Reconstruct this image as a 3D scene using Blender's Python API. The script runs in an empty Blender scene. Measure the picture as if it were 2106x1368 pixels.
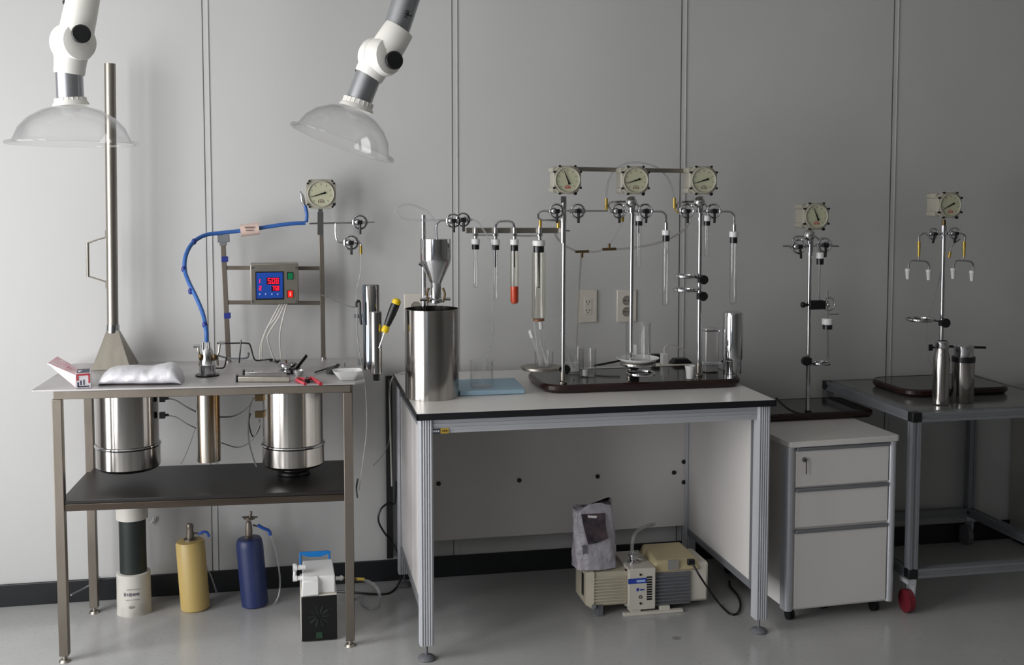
import bpy, bmesh, math, random
from mathutils import Vector, Matrix
SC = bpy.context.scene
COL = SC.collection
random.seed(7)

# ------------------------------------------------------------------ camera
FPX, PITCH, YAW = 2345.0, math.radians(4.13), math.radians(11.37)
CAM = Vector((0.285, -4.624, 1.633)); CYP = 549.0
cd = bpy.data.cameras.new('camera'); cam = bpy.data.objects.new('camera', cd); COL.objects.link(cam)
cd.sensor_width = 36.0; cd.lens = 36.0 * FPX / 2106.0; cd.shift_y = -(684.0 - CYP) / 2106.0
cd.clip_start = 0.05; cd.clip_end = 60
cam.location = CAM
cam.rotation_euler = (math.pi / 2 - PITCH, 0, -YAW)
SC.camera = cam
FW = Vector((math.sin(YAW) * math.cos(PITCH), math.cos(YAW) * math.cos(PITCH), -math.sin(PITCH)))
RT = Vector((math.cos(YAW), -math.sin(YAW), 0)); UP = RT.cross(FW)

def ray(x, y): return FW + RT * ((x - 1053) / FPX) - UP * ((y - CYP) / FPX)
def P(x, y, Y):                      # point seen at a photo pixel, at distance Y from the wall
    d = ray(x, y); return CAM + d * ((Y - CAM.y) / d.y)
def G(x, y, Z):                      # point seen at a photo pixel, at height Z
    d = ray(x, y); return CAM + d * ((Z - CAM.z) / d.z)
def S(n, p): return n * (Vector(p) - CAM).dot(FW) / FPX      # pixels to metres at a point

# ------------------------------------------------------------------ light, world, exposure
SC.view_settings.view_transform = 'Standard'; SC.view_settings.look = 'None'
SC.view_settings.gamma = 1.0; SC.view_settings.use_curve_mapping = False
SC.view_settings.exposure = 0.0
w = bpy.data.worlds.new('world'); SC.world = w; w.use_nodes = True
w.node_tree.nodes['Background'].inputs[0].default_value = (0.75, 0.85, 1.0, 1)
w.node_tree.nodes['Background'].inputs[1].default_value = 0.6
def area(name, loc, rot, sx, sy, power, col, spread=180):
    l = bpy.data.lights.new(name, 'AREA'); l.shape = 'RECTANGLE'; l.size = sx; l.size_y = sy
    l.energy = power; l.color = col; l.spread = math.radians(spread)
    o = bpy.data.objects.new(name, l); COL.objects.link(o); o.location = loc; o.rotation_euler = rot
    return o
WX = -1.95                                             # the window wall on the left
area('window_daylight', (WX - 0.12, -2.2, 1.33), (0, -math.pi / 2, 0), 2.5, 2.7, 168, (1.0, 0.988, 0.98))
area('window_daylight_far', (WX - 0.12, -5.6, 1.75), (0, -math.pi / 2, 0), 1.7, 2.2, 20, (1.0, 0.988, 0.98))  # fill light added behind the camera to brighten the fronts

# ------------------------------------------------------------------ materials
def srgb(c):
    if isinstance(c, str):
        c = c.lstrip('#'); c = [int(c[i:i + 2], 16) / 255 for i in (0, 2, 4)]
    return tuple([(v / 12.92 if v <= 0.04045 else ((v + 0.055) / 1.055) ** 2.4) for v in c]) + (1,)
def mat(name, col, rough=0.5, metal=0.0, var=0.06, scale=(8, 8, 8), bump=0.0, bscale=60, emit=None, estr=0, spec=0.5, rvar=0.0, col2=None, lo=0.35, hi=0.65, detail=3):
    m = bpy.data.materials.new(name); m.use_nodes = True; nt = m.node_tree
    b = nt.nodes['Principled BSDF']
    tc = nt.nodes.new('ShaderNodeTexCoord'); mp = nt.nodes.new('ShaderNodeMapping'); mp.inputs['Scale'].default_value = scale
    nz = nt.nodes.new('ShaderNodeTexNoise'); nz.inputs['Scale'].default_value = 1.0; nz.inputs['Detail'].default_value = detail
    nt.links.new(tc.outputs['Object'], mp.inputs[0]); nt.links.new(mp.outputs[0], nz.inputs['Vector'])
    mx = nt.nodes.new('ShaderNodeMix'); mx.data_type = 'RGBA'
    c = srgb(col); c2 = srgb(col2) if col2 else tuple([v * (1 - 2 * var) for v in c[:3]]) + (1,)
    mx.inputs['A'].default_value = c; mx.inputs['B'].default_value = c2
    mr = nt.nodes.new('ShaderNodeMapRange'); mr.inputs['From Min'].default_value = lo; mr.inputs['From Max'].default_value = hi
    nt.links.new(nz.outputs['Fac'], mr.inputs['Value']); nt.links.new(mr.outputs[0], mx.inputs['Factor'])
    nt.links.new(mx.outputs['Result'], b.inputs['Base Color'])
    b.inputs['Roughness'].default_value = rough; b.inputs['Metallic'].default_value = metal
    b.inputs['Specular IOR Level'].default_value = spec
    if rvar:
        m2 = nt.nodes.new('ShaderNodeMapRange'); m2.inputs['From Min'].default_value = .3; m2.inputs['From Max'].default_value = .7
        m2.inputs['To Min'].default_value = rough; m2.inputs['To Max'].default_value = rough + rvar
        nt.links.new(nz.outputs['Fac'], m2.inputs['Value']); nt.links.new(m2.outputs[0], b.inputs['Roughness'])
    if bump:
        n2 = nt.nodes.new('ShaderNodeTexNoise'); n2.inputs['Scale'].default_value = bscale; n2.inputs['Detail'].default_value = 4
        nt.links.new(tc.outputs['Object'], n2.inputs['Vector'])
        bp = nt.nodes.new('ShaderNodeBump'); bp.inputs['Strength'].default_value = bump; bp.inputs['Distance'].default_value = 0.01
        nt.links.new(n2.outputs['Fac'], bp.inputs['Height']); nt.links.new(bp.outputs[0], b.inputs['Normal'])
    if emit:
        b.inputs['Emission Color'].default_value = srgb(emit); b.inputs['Emission Strength'].default_value = estr
    return m
def glass(name, tint=(0.96, 0.97, 0.97), edge=(0.7, 0.72, 0.72), ior=1.45, milk=0.0, rough=0.02):
    m = bpy.data.materials.new(name); m.use_nodes = True; nt = m.node_tree
    for n in list(nt.nodes): nt.nodes.remove(n)
    out = nt.nodes.new('ShaderNodeOutputMaterial')
    tr = nt.nodes.new('ShaderNodeBsdfTransparent'); gl = nt.nodes.new('ShaderNodeBsdfGlossy'); gl.inputs['Roughness'].default_value = rough
    lw = nt.nodes.new('ShaderNodeLayerWeight'); lw.inputs['Blend'].default_value = 0.35
    pw = nt.nodes.new('ShaderNodeMath'); pw.operation = 'POWER'; pw.inputs[1].default_value = 3.0
    nt.links.new(lw.outputs['Facing'], pw.inputs[0])
    mc = nt.nodes.new('ShaderNodeMix'); mc.data_type = 'RGBA'
    mc.inputs['A'].default_value = (*tint, 1); mc.inputs['B'].default_value = (*edge, 1)
    nt.links.new(pw.outputs[0], mc.inputs['Factor']); nt.links.new(mc.outputs['Result'], tr.inputs['Color'])
    l2 = nt.nodes.new('ShaderNodeLayerWeight'); l2.inputs['Blend'].default_value = 0.5
    p5 = nt.nodes.new('ShaderNodeMath'); p5.operation = 'POWER'; p5.inputs[1].default_value = 4.0
    fr = nt.nodes.new('ShaderNodeMath'); fr.operation = 'MULTIPLY_ADD'; fr.inputs[1].default_value = 0.75; fr.inputs[2].default_value = ((ior - 1) / (ior + 1)) ** 2
    nt.links.new(l2.outputs['Facing'], p5.inputs[0]); nt.links.new(p5.outputs[0], fr.inputs[0])
    mx = nt.nodes.new('ShaderNodeMixShader'); nt.links.new(fr.outputs[0], mx.inputs[0])
    nt.links.new(tr.outputs[0], mx.inputs[1]); nt.links.new(gl.outputs[0], mx.inputs[2])
    last = mx
    if milk:
        df = nt.nodes.new('ShaderNodeBsdfTranslucent'); d2 = nt.nodes.new('ShaderNodeBsdfDiffuse')
        a = nt.nodes.new('ShaderNodeAddShader'); df.inputs[0].default_value = (.45, .45, .45, 1); d2.inputs[0].default_value = (.45, .45, .45, 1)
        nt.links.new(df.outputs[0], a.inputs[0]); nt.links.new(d2.outputs[0], a.inputs[1])
        m3 = nt.nodes.new('ShaderNodeMixShader'); m3.inputs[0].default_value = milk
        nt.links.new(mx.outputs[0], m3.inputs[1]); nt.links.new(a.outputs[0], m3.inputs[2]); last = m3
    nt.links.new(last.outputs[0], out.inputs[0])
    return m
M = {}
M['wall'] = mat('wall_paint', '#c6c6c6', 0.42, var=0.015, scale=(1.5, 1, 1.5), bump=0.015, bscale=220)
M['groove'] = mat('groove_dark', '#5c5c5c', 0.6)
M['strip'] = mat('panel_strip', '#c6c6c6', 0.35, var=0.02)
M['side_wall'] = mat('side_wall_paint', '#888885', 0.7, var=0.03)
M['ceil'] = mat('ceiling_tile', '#cfcfca', 0.8, var=0.03)
M['base'] = mat('baseboard_rubber', '#1c1e22', 0.4, var=0.1)
def floor_mat():
    m = mat('floor_vinyl', '#b2b2b2', 0.16, var=0.05, scale=(2.2, 2.2, 2.2), rvar=0.06, bump=0.004, bscale=40, spec=0.6)
    nt = m.node_tree; b = nt.nodes['Principled BSDF']
    src = b.inputs['Base Color'].links[0].from_socket
    tc = [n for n in nt.nodes if n.type == 'TEX_COORD'][0]
    n = nt.nodes.new('ShaderNodeTexNoise'); n.inputs['Scale'].default_value = 70; n.inputs['Detail'].default_value = 3
    nt.links.new(tc.outputs['Object'], n.inputs['Vector'])
    r = nt.nodes.new('ShaderNodeMapRange'); r.inputs['From Min'].default_value = .58; r.inputs['From Max'].default_value = .72
    nt.links.new(n.outputs['Fac'], r.inputs['Value'])
    v = nt.nodes.new('ShaderNodeTexVoronoi'); v.inputs['Scale'].default_value = 2.6
    nt.links.new(tc.outputs['Object'], v.inputs['Vector'])
    r2 = nt.nodes.new('ShaderNodeMapRange'); r2.inputs['From Min'].default_value = .05; r2.inputs['From Max'].default_value = .035
    nt.links.new(v.outputs['Distance'], r2.inputs['Value'])
    mx = nt.nodes.new('ShaderNodeMix'); mx.data_type = 'RGBA'; mx.inputs['B'].default_value = srgb('#a4a4a2')
    nt.links.new(r.outputs[0], mx.inputs['Factor']); nt.links.new(src, mx.inputs['A'])
    m2 = nt.nodes.new('ShaderNodeMix'); m2.data_type = 'RGBA'; m2.inputs['B'].default_value = srgb('#8e8c88')
    nt.links.new(r2.outputs[0], m2.inputs['Factor']); nt.links.new(mx.outputs['Result'], m2.inputs['A'])
    nt.links.new(m2.outputs['Result'], b.inputs['Base Color'])
    return m
M['floor'] = floor_mat()
M['steel'] = mat('stainless_steel', '#c2beb9', 0.13, 1.0, var=0.14, scale=(40, 40, .8), rvar=0.07)
M['steel_pol'] = mat('polished_steel', '#c8c8ca', 0.1, 1.0, var=0.03, rvar=0.05)
M['steel_br'] = mat('brushed_steel', '#a8a299', 0.34, 1.0, var=0.08, scale=(30, 30, 3), rvar=0.1)
M['steel_plate'] = mat('steel_plate', '#c9c6c6', 0.36, 0.6, var=0.08, scale=(5, 5, 5), rvar=0.15)
M['steel_stain'] = mat('stained_steel', '#bdb8b0', 0.2, 1.0, scale=(26, 26, 1.2), rvar=0.1, col2='#8a6a42', lo=.46, hi=.6)
M['sq_steel'] = mat('square_tube_steel', '#8d857b', 0.42, 1.0, var=0.12, scale=(8, 8, 3), rvar=0.15)
M['chrome'] = mat('chrome', '#d0d0d2', 0.08, 1.0, var=0.02)
M['dark_metal'] = mat('dark_metal', '#3a3a3c', 0.3, 0.8)
M['alu'] = mat('aluminium_profile', '#c6c8ce', 0.36, 0.35, var=0.03, scale=(3, 3, 3))
M['alu_dark'] = mat('aluminium_dark', '#8b8d92', 0.4, 0.4, var=0.03)
M['white_lam'] = mat('white_laminate', '#dedbd8', 0.3, var=0.02, scale=(4, 4, 4), bump=0.01, bscale=300)
M['white_pl'] = mat('white_plastic', '#dedede', 0.35, var=0.02)
M['ivory'] = mat('ivory_plastic', '#e9e7e2', 0.34, var=0.015)
M['beige'] = mat('beige_enamel', '#bfb8a4', 0.42, var=0.05)
M['beige_lt'] = mat('beige_light', '#cfcac0', 0.42, var=0.03)
M['fin_grey'] = mat('grey_fins', '#6c6d72', 0.45, var=0.05)
M['black'] = mat('black_plastic', '#141518', 0.35, var=0.1)
M['black_gl'] = mat('black_gloss', '#0c0d0f', 0.12, var=0.1)
M['edge_blk'] = mat('black_edge_band', '#15161b', 0.4, var=0.1)
M['shelf'] = mat('dark_shelf_board', '#211e1d', 0.38, var=0.12, scale=(3, 10, 10), col2='#191716')
M['shelf_rail'] = mat('dark_shelf_rail', '#4a4037', 0.4, 0.5, var=0.15, scale=(4, 20, 20))
M['tray_top'] = mat('dark_tray_top', '#33322f', 0.1, var=0.08)
M['tray_rim'] = mat('mahogany_rim', '#2c1a17', 0.25, var=0.15, scale=(3, 20, 20))
M['blue_hose'] = mat('blue_hose', '#3565ad', 0.35, var=0.06)
M['blue_tape'] = mat('blue_tape', '#26348c', 0.45, var=0.1)
M['blue_lever'] = mat('blue_lever', '#2a56b0', 0.4, var=0.1)
M['tag'] = mat('pale_pink_tag', '#e0c6bb', 0.6, var=0.06)
M['tag_ink'] = mat('brown_ink', '#7d6a64', 0.7)
M['panel_blue'] = mat('panel_blue', '#1f4aa6', 0.3, var=0.05, emit='#1c48b8', estr=0.05)
M['led_red'] = mat('led_red', '#ff1830', 0.4, emit='#ff1436', estr=1.5)
M['led_dark'] = mat('led_window', '#3c0f28', 0.25)
M['mark_pale'] = mat('pale_print', '#a9c2ee', 0.5)
M['sw_green'] = mat('switch_green', '#0f7a4a', 0.3)
M['sw_red'] = mat('switch_red', '#e01a1a', 0.3, emit='#ff2010', estr=0.9)
M['cable_w'] = mat('white_cable', '#d9d7d0', 0.45)
M['cable_g'] = mat('grey_cable', '#8e8e8c', 0.45)
M['cable_b'] = mat('black_cable', '#111214', 0.35)
M['pink'] = mat('pink_print', '#f0c2cb', 0.45, var=0.02, scale=(40, 40, 40), col2='#f6dfe2', lo=.4, hi=.6)
M['pink_deep'] = mat('deep_pink_ink', '#df8e9f', 0.5)
M['carton'] = mat('carton_white', '#dcd8dc', 0.5)
M['ink_red'] = mat('red_ink', '#b4404a', 0.5); M['ink_blue'] = mat('dark_blue_ink', '#2c3350', 0.5)
M['bag'] = mat('white_plastic_film', '#dad9de', 0.3, var=0.05, scale=(20, 20, 20), bump=0.4, bscale=32)
M['bag2'] = mat('grey_plastic_film', '#b3aeb8', 0.3, var=0.1, scale=(20, 20, 20), bump=1.0, bscale=34)
M['bag_dark'] = mat('dark_film_print', '#2a2a30', 0.3, col2='#5b4c52', scale=(25, 25, 25))
M['foam_blue'] = mat('pale_blue_foam', '#9dbacd', 0.55, var=0.04)
M['pliers'] = mat('red_grip', '#c03a48', 0.4, var=0.08)
M['yellow'] = mat('yellow_grip', '#e2c21a', 0.4, var=0.05)
M['brass'] = mat('brass', '#b89d48', 0.3, 0.5, var=0.08)
M['brass_dk'] = mat('aged_brass', '#6e5a3e', 0.4, 0.8, var=0.1)
M['yellow_cyl'] = mat('yellow_paint', '#bfa668', 0.4, var=0.06, scale=(9, 9, 2))
M['blue_cyl'] = mat('blue_paint', '#2a3766', 0.4, var=0.1, scale=(9, 9, 2))
M['pvc'] = mat('pvc_white', '#c9c6bf', 0.4, var=0.06, scale=(7, 7, 7), col2='#a39f98', lo=.5, hi=.7)
M['sleeve'] = mat('dark_green_sleeve', '#1c2624', 0.55, var=0.15)
M['dial'] = mat('dial_cream', '#b8b99e', 0.5, var=0.03)
M['gauge_body'] = mat('gauge_body_cream', '#a9a598', 0.35, var=0.04)
M['liquid'] = mat('red_liquid', '#c8401c', 0.15, var=0.05)
M['brownres'] = mat('brown_residue', '#7a4a24', 0.5)
M['outlet'] = mat('outlet_ivory', '#dad4ca', 0.35, var=0.01)
M['outlet_in'] = mat('outlet_grey', '#96918a', 0.4)
M['logo_gold'] = mat('gold_sticker', '#b99b3a', 0.4); M['logo_dark'] = mat('dark_sticker', '#3c3f4a', 0.4)
M['blue_print'] = mat('blue_print', '#2b43a4', 0.4)
M['paper'] = mat('paper', '#8d8c88', 0.6)
M['red_wheel'] = mat('red_wheel', '#6e1f2a', 0.4)
M['cart_top'] = mat('cart_top_glossy', '#6c6d6a', 0.14, var=0.05)
M['cab_grey'] = mat('grey_cabinet', '#a19f9a', 0.4)
M['blue_handle'] = mat('bright_blue_handle', '#1f7fcf', 0.35)
M['green_mark'] = mat('green_mark', '#1d3f2a', 0.5); M['faint'] = mat('faint_print', '#222a28', 0.4)
M['glass'] = glass('clear_glass', (0.99, 0.99, 0.99), (0.75, 0.77, 0.77))
M['glass_y'] = glass('yellowish_glass', (0.985, 0.98, 0.955), (0.72, 0.69, 0.6))
M['hose_clr'] = glass('clear_hose', (0.86, 0.87, 0.88), (0.6, 0.6, 0.62), milk=0.22, rough=0.1)
M['hose_old'] = glass('aged_hose', (0.75, 0.74, 0.7), (0.45, 0.44, 0.42), milk=0.25, rough=0.15)
M['dome'] = glass('clear_dome', (0.99, 0.99, 0.99), (0.84, 0.85, 0.86), ior=1.4)
M['film'] = glass('clear_film', (0.9, 0.9, 0.9), (0.7, 0.7, 0.7), milk=0.3, rough=0.2)

# ------------------------------------------------------------------ mesh builder
def frame(d):
    d = Vector(d).normalized(); a = Vector((0, 0, 1)) if abs(d.z) < 0.9 else Vector((1, 0, 0))
    u = d.cross(a).normalized(); v = d.cross(u).normalized(); return d, u, v
def crom(pts, n=6, closed=False):
    pts = [Vector(p) for p in pts]
    if len(pts) < 3: return pts
    out = []; N = len(pts)
    rng = range(N) if closed else range(N - 1)
    for i in rng:
        if closed: a, b, c, d = pts[(i - 1) % N], pts[i], pts[(i + 1) % N], pts[(i + 2) % N]
        else:
            b, c = pts[i], pts[i + 1]; a = pts[i - 1] if i else b * 2 - c; d = pts[i + 2] if i + 2 < N else c * 2 - b
        for k in range(n):
            t = k / n
            out.append(0.5 * ((2 * b) + (c - a) * t + (2 * a - 5 * b + 4 * c - d) * t * t + (3 * b - a - 3 * c + d) * t ** 3))
    if not closed: out.append(pts[-1])
    return out
class MB:
    def __init__(s): s.bm = bmesh.new()
    def face(s, vs):
        try: return s.bm.faces.new(vs)
        except ValueError: return None
    def hexa(s, c):
        v = [s.bm.verts.new(p) for p in c]
        for f in ((0, 3, 2, 1), (4, 5, 6, 7), (0, 1, 5, 4), (1, 2, 6, 5), (2, 3, 7, 6), (3, 0, 4, 7)): s.face([v[i] for i in f])
        return s
    def box(s, c, size, rot=None):
        c = Vector(c); h = [x / 2 for x in size]
        pts = [(-1, -1, -1), (1, -1, -1), (1, 1, -1), (-1, 1, -1), (-1, -1, 1), (1, -1, 1), (1, 1, 1), (-1, 1, 1)]
        R = rot if rot is not None else Matrix.Identity(3)
        return s.hexa([c + R @ Vector((p[0] * h[0], p[1] * h[1], p[2] * h[2])) for p in pts])
    def bb(s, x0, x1, y0, y1, z0, z1): return s.box(((x0 + x1) / 2, (y0 + y1) / 2, (z0 + z1) / 2), (x1 - x0, y1 - y0, z1 - z0))
    def bar(s, a, b, w, h=None):                       # square bar from a to b
        a, b = Vector(a), Vector(b); d = (b - a); L = d.length; d.normalize()
        up = Vector((0, 0, 1)) if abs(d.z) < 0.9 else Vector((0, 1, 0))
        x = d.cross(up).normalized(); y = x.cross(d)
        R = Matrix((x, y, d)).transposed()
        return s.box((a + b) / 2, (w, h or w, L), R)
    def ring(s, c, u, v, r, n): return [s.bm.verts.new(c + u * (r * math.cos(2 * math.pi * i / n)) + v * (r * math.sin(2 * math.pi * i / n))) for i in range(n)]
    def loft(s, rings, cap0=True, cap1=True, closed=False):
        n = len(rings[0])
        L = len(rings)
        for k in range(L if closed else L - 1):
            a, b = rings[k], rings[(k + 1) % L]
            for i in range(n): s.face((a[i], a[(i + 1) % n], b[(i + 1) % n], b[i]))
        if not closed:
            if cap0: s.face(list(reversed(rings[0])))
            if cap1: s.face(rings[-1])
        return s
    def cyl(s, a, b, r0, r1=None, n=24, caps=True):
        a, b = Vector(a), Vector(b); d, u, v = frame(b - a); r1 = r0 if r1 is None else r1
        return s.loft([s.ring(a, v, u, r0, n), s.ring(b, v, u, r1, n)], caps, caps)
    def lathe(s, c, prof, d=(0, 0, 1), n=36, cap0=False, cap1=False):   # prof: (radius, height)
        c = Vector(c); d, u, v = frame(d)
        return s.loft([s.ring(c + d * h, v, u, max(r, 1e-4), n) for r, h in prof], cap0, cap1)
    def vessel(s, c, prof, t, d=(0, 0, 1), n=36):       # open shell with a wall t thick
        c = Vector(c); d, u, v = frame(d)
        inner = [(max(r - t, 1e-4), h + (t if i == 0 else 0)) for i, (r, h) in enumerate(prof)]
        seq = [(1e-4, prof[0][1])] + prof + inner[::-1] + [(1e-4, inner[0][1])]
        return s.loft([s.ring(c + d * h, v, u, r, n) for r, h in seq], False, False)
    def tube(s, pts, r, n=8, k=6, smooth=True, closed=False, caps=True):
        p = crom(pts, k, closed) if smooth else [Vector(q) for q in pts]
        q = [p[0]]
        for x in p[1:]:
            if (x - q[-1]).length > 1e-5: q.append(x)
        p = q; N = len(p); rings = []; u = None
        for i in range(N):
            if closed: t = p[(i + 1) % N] - p[i - 1]
            else: t = p[min(i + 1, N - 1)] - p[max(i - 1, 0)]
            t.normalize()
            if u is None: _, u, _v = frame(t)
            u = (u - t * u.dot(t)).normalized(); v = t.cross(u)
            rr = r(i / (N - 1)) if callable(r) else r
            rings.append(s.ring(p[i], u, v, rr, n))
        return s.loft(rings, caps, caps, closed)
    def torus(s, c, R, r, d=(0, 1, 0), n=28, m=8, sq=None):
        d, u, v = frame(d); c = Vector(c)
        rings = []
        for i in range(n):
            a = 2 * math.pi * i / n; e = u * math.cos(a) + v * math.sin(a); o = c + e * R
            rings.append([s.bm.verts.new(o + e * (r * math.cos(2 * math.pi * j / m)) + d * ((sq or r) * math.sin(2 * math.pi * j / m))) for j in range(m)])
        return s.loft(rings, closed=True)
    def sphere(s, c, r, sc=(1, 1, 1), n=16, m=10):
        c = Vector(c); rings = []
        for j in range(1, m):
            a = math.pi * j / m
            rings.append([s.bm.verts.new(c + Vector((r * sc[0] * math.sin(a) * math.cos(2 * math.pi * i / n), r * sc[1] * math.sin(a) * math.sin(2 * math.pi * i / n), -r * sc[2] * math.cos(a)))) for i in range(n)])
        return s.loft(rings)
    def prism(s, pts, ext):                              # polygon of 3-D points extruded by ext
        e = Vector(ext); a = [s.bm.verts.new(Vector(p)) for p in pts]; b = [s.bm.verts.new(Vector(p) + e) for p in pts]
        return s.loft([a, b])
    def quad(s, pts): s.face([s.bm.verts.new(Vector(p)) for p in pts]); return s

def rnd_rect(x0, x1, y0, y1, r, z, n=5):
    out = []
    for cx, cy, a0 in ((x1 - r, y1 - r, 0), (x0 + r, y1 - r, 90), (x0 + r, y0 + r, 180), (x1 - r, y0 + r, 270)):
        for k in range(n + 1):
            a = math.radians(a0 + 90 * k / n); out.append(Vector((cx + r * math.cos(a), cy + r * math.sin(a), z)))
    return out

LOC = {}
def tag(o, label=None, cat=None, group=None, kind=None):
    if label: o['label'] = label
    if cat: o['category'] = cat
    if group: o['group'] = group
    if kind: o['kind'] = kind
    return o
def thing(name, label, cat, loc, group=None, rz=0.0):
    o = bpy.data.objects.new(name, None); COL.objects.link(o); o.location = loc; o.rotation_euler = (0, 0, rz)
    o.empty_display_size = 0.05
    LOC[o.name] = Vector(loc); return tag(o, label, cat, group)
def part(name, mb, m, parent, bevel=0.0, local=False, flat=False, label=None, angle=35):
    bm = mb.bm
    bmesh.ops.recalc_face_normals(bm, faces=bm.faces[:])
    off = Vector((0, 0, 0)) if (parent is None or local) else LOC[parent.name]
    me = bpy.data.meshes.new(name)
    bmesh.ops.translate(bm, verts=bm.verts[:], vec=-off)
    bm.to_mesh(me); bm.free()
    me.materials.append(M[m] if isinstance(m, str) else m)
    o = bpy.data.objects.new(name, me); COL.objects.link(o)
    if parent is not None:
        o.parent = parent; LOC[o.name] = LOC[parent.name]
    if not flat:
        for p in me.polygons: p.use_smooth = True
        me.set_sharp_from_angle(angle=math.radians(angle))
    if bevel:
        b = o.modifiers.new('bevel', 'BEVEL'); b.width = bevel; b.segments = 2; b.limit_method = 'ANGLE'; b.angle_limit = math.radians(40)
    if label: o['label'] = label
    return o
def single(name, mb, m, loc, label, cat, group=None, bevel=0.0, kind=None, **k):
    """a thing that is one mesh, origin at its base"""
    bm = mb.bm; loc = Vector(loc)
    bmesh.ops.translate(bm, verts=bm.verts[:], vec=-loc)
    o = part(name, mb, m, None, bevel, **k); o.location = loc; LOC[o.name] = loc
    return tag(o, label, cat, group, kind)
def struct(name, mb, m, **k):
    o = part(name, mb, m, None, **k); o['kind'] = 'structure'; LOC[o.name] = Vector((0, 0, 0)); return o

# ------------------------------------------------------------------ room
RX, FY, CZ = 5.6, -7.2, 2.75
struct('floor', MB().bb(WX - .1, RX, FY, 0.1, -0.1, 0), 'floor')
struct('ceiling', MB().bb(WX - .1, RX, FY, 0.1, CZ, CZ + .1), 'ceil')
struct('wall_back', MB().bb(WX - .1, RX, 0, 0.1, 0, CZ), 'wall')
struct('wall_right', MB().bb(RX, RX + .1, FY, 0.1, 0, CZ), 'side_wall')
struct('wall_front', MB().bb(WX - .1, RX, FY - .1, FY, 0, CZ), 'side_wall')
b = MB()
W1, WFILL = (-3.5, -0.9), (-6.65, -4.55); Z0, Z1 = 0.1, 2.58  # the second, far opening is added to let the fill light in
for y0, y1 in ((FY, WFILL[0]), (WFILL[1], W1[0]), (W1[1], 0.1)): b.bb(WX - .1, WX, y0, y1, 0, CZ)
b.bb(WX - .1, WX, -2.45, -2.1, Z0, Z1)  # unseen pier, added to break up the window's bright strips on steel
for a_, c_ in (W1, WFILL): b.bb(WX - .1, WX, a_, c_, 0, Z0); b.bb(WX - .1, WX, a_, c_, Z1, CZ)
struct('wall_left', b, 'side_wall')
for i, (a_, c_) in enumerate((W1, WFILL)):
    b = MB()
    for y in (a_, (a_ + c_) / 2, c_): b.bb(WX - .08, WX - .02, y - .03, y + .03, Z0, Z1)
    for z in (Z0 + .03, Z1 - .03): b.bb(WX - .08, WX - .02, a_, c_, z - .03, z + .03)
    struct('window_%d' % (i + 1), b, 'alu_dark')  # the second one frames the added fill opening
struct('baseboard_back', MB().bb(WX, RX, -0.012, 0, 0, 0.088), 'base', bevel=0.003)
for i in range(-2, 6):
    x = i * 0.9765
    b = MB().bb(x - .0115, x + .0115, -0.0012, 0, 0.088, CZ)
    b.bb(x + .0095, x + .0125, -0.004, 0, 0.088, CZ)
    o = struct('trim_%d' % (i + 3), b, 'strip')
    g = part('groove', MB().bb(x - .0115, x - .008, -0.0018, 0.0, 0.088, CZ), 'groove', o)

# ------------------------------------------------------------------ steel table on the left (local frame, turned a little)
TZ = 0.945; TL = Vector((0.029, -0.393, 0)); TR = math.radians(-3.5)
t = thing('steel_work_table', 'tall stainless steel work table with dark lower shelf, canisters hanging through its top', 'table', TL, rz=TR)
def TW(x, y, z=0.0): return TL + Matrix.Rotation(TR, 3, 'Z') @ Vector((x, y, z))
b = MB(); c = .035
pts = [(-.565 + .004, -.245), (.545 - c, -.245), (.545, -.245 + c), (.545, .34), (-.565, .34), (-.565, -.235)]
b.prism([(x, y, TZ - .006) for x, y in pts], (0, 0, .006))
part('top_plate', b, 'steel_plate', t, local=True, bevel=.001)
b = MB()
for y in (-.225, .225): b.bb(-.495, .495, y - .014, y + .014, TZ - .034, TZ - .007)
for x in (-.485, .485): b.bb(x - .014, x + .014, -.225, .225, TZ - .034, TZ - .007)
part('top_frame', b, 'sq_steel', t, local=True, bevel=.002)
for sx in (-1, 1):
    for sy in (-1, 1):
        x, y = sx * .485, sy * .225
        l = part('leg', MB().bb(x - .0155, x + .0155, y - .0155, y + .0155, .022, TZ - .034), 'sq_steel', t, local=True, bevel=.002)
        part('foot', MB().cyl((x, y, .006), (x, y, .03), .008, n=12).cyl((x, y, 0), (x, y, .008), .021, .016, n=20), 'steel_br', l, local=True)
SH = .552
b = MB()
for y in (-.225, .225): b.bb(-.47, .47, y - .012, y + .012, SH - .026, SH - .002)
for x in (-.485, .485): b.bb(x - .012, x + .012, -.21, .21, SH - .026, SH - .002)
part('shelf_frame', b, 'shelf_rail', t, local=True, bevel=.002)
part('lower_shelf', MB().bb(-.472, .472, -.236, .212, SH - .0015, SH + .012), 'shelf', t, local=True, bevel=.002)

# hanging canisters
def canister(cx, halfpx, ytop, ybead, ybot, label, Yf, dark=False):
    c = P(cx, ybot, Yf); r = S(halfpx, c); cy = c.y + r; zb = c.z; zbead = P(cx, ybead, Yf).z
    cxw = P(cx, ybot, cy).x
    t = thing('steel_canister', label, 'canister', (cxw, cy, zb), 'steel canisters hung under the steel table')
    k = r * 1.02; zt = TZ - .0065
    prof = [(r * .3, 0), (r * .9, 0), (k - .006, .004), (k, .012), (k, zbead - zb - .006)]
    part('lower_shell', MB().lathe((cxw, cy, zb), prof, n=64, cap0=True), 'steel', t)
    part('bead_ring', MB().torus((cxw, cy, zbead), r * 1.015, .0045, (0, 0, 1), n=64), 'steel_pol', t)
    part('upper_shell', MB().cyl((cxw, cy, zbead - .006), (cxw, cy, zt), r * .985, n=64), 'steel', t)
    return t, Vector((cxw, cy, zb)), r
cA, pA, rA = canister(265, 64, 797, 927, 977, 'left steel canister hanging below the table under the white packet', -.49)
cB, pB, rB = canister(604, 63, 797, 925, 971, 'right steel canister hanging below the table above a black base', -.5)
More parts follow.
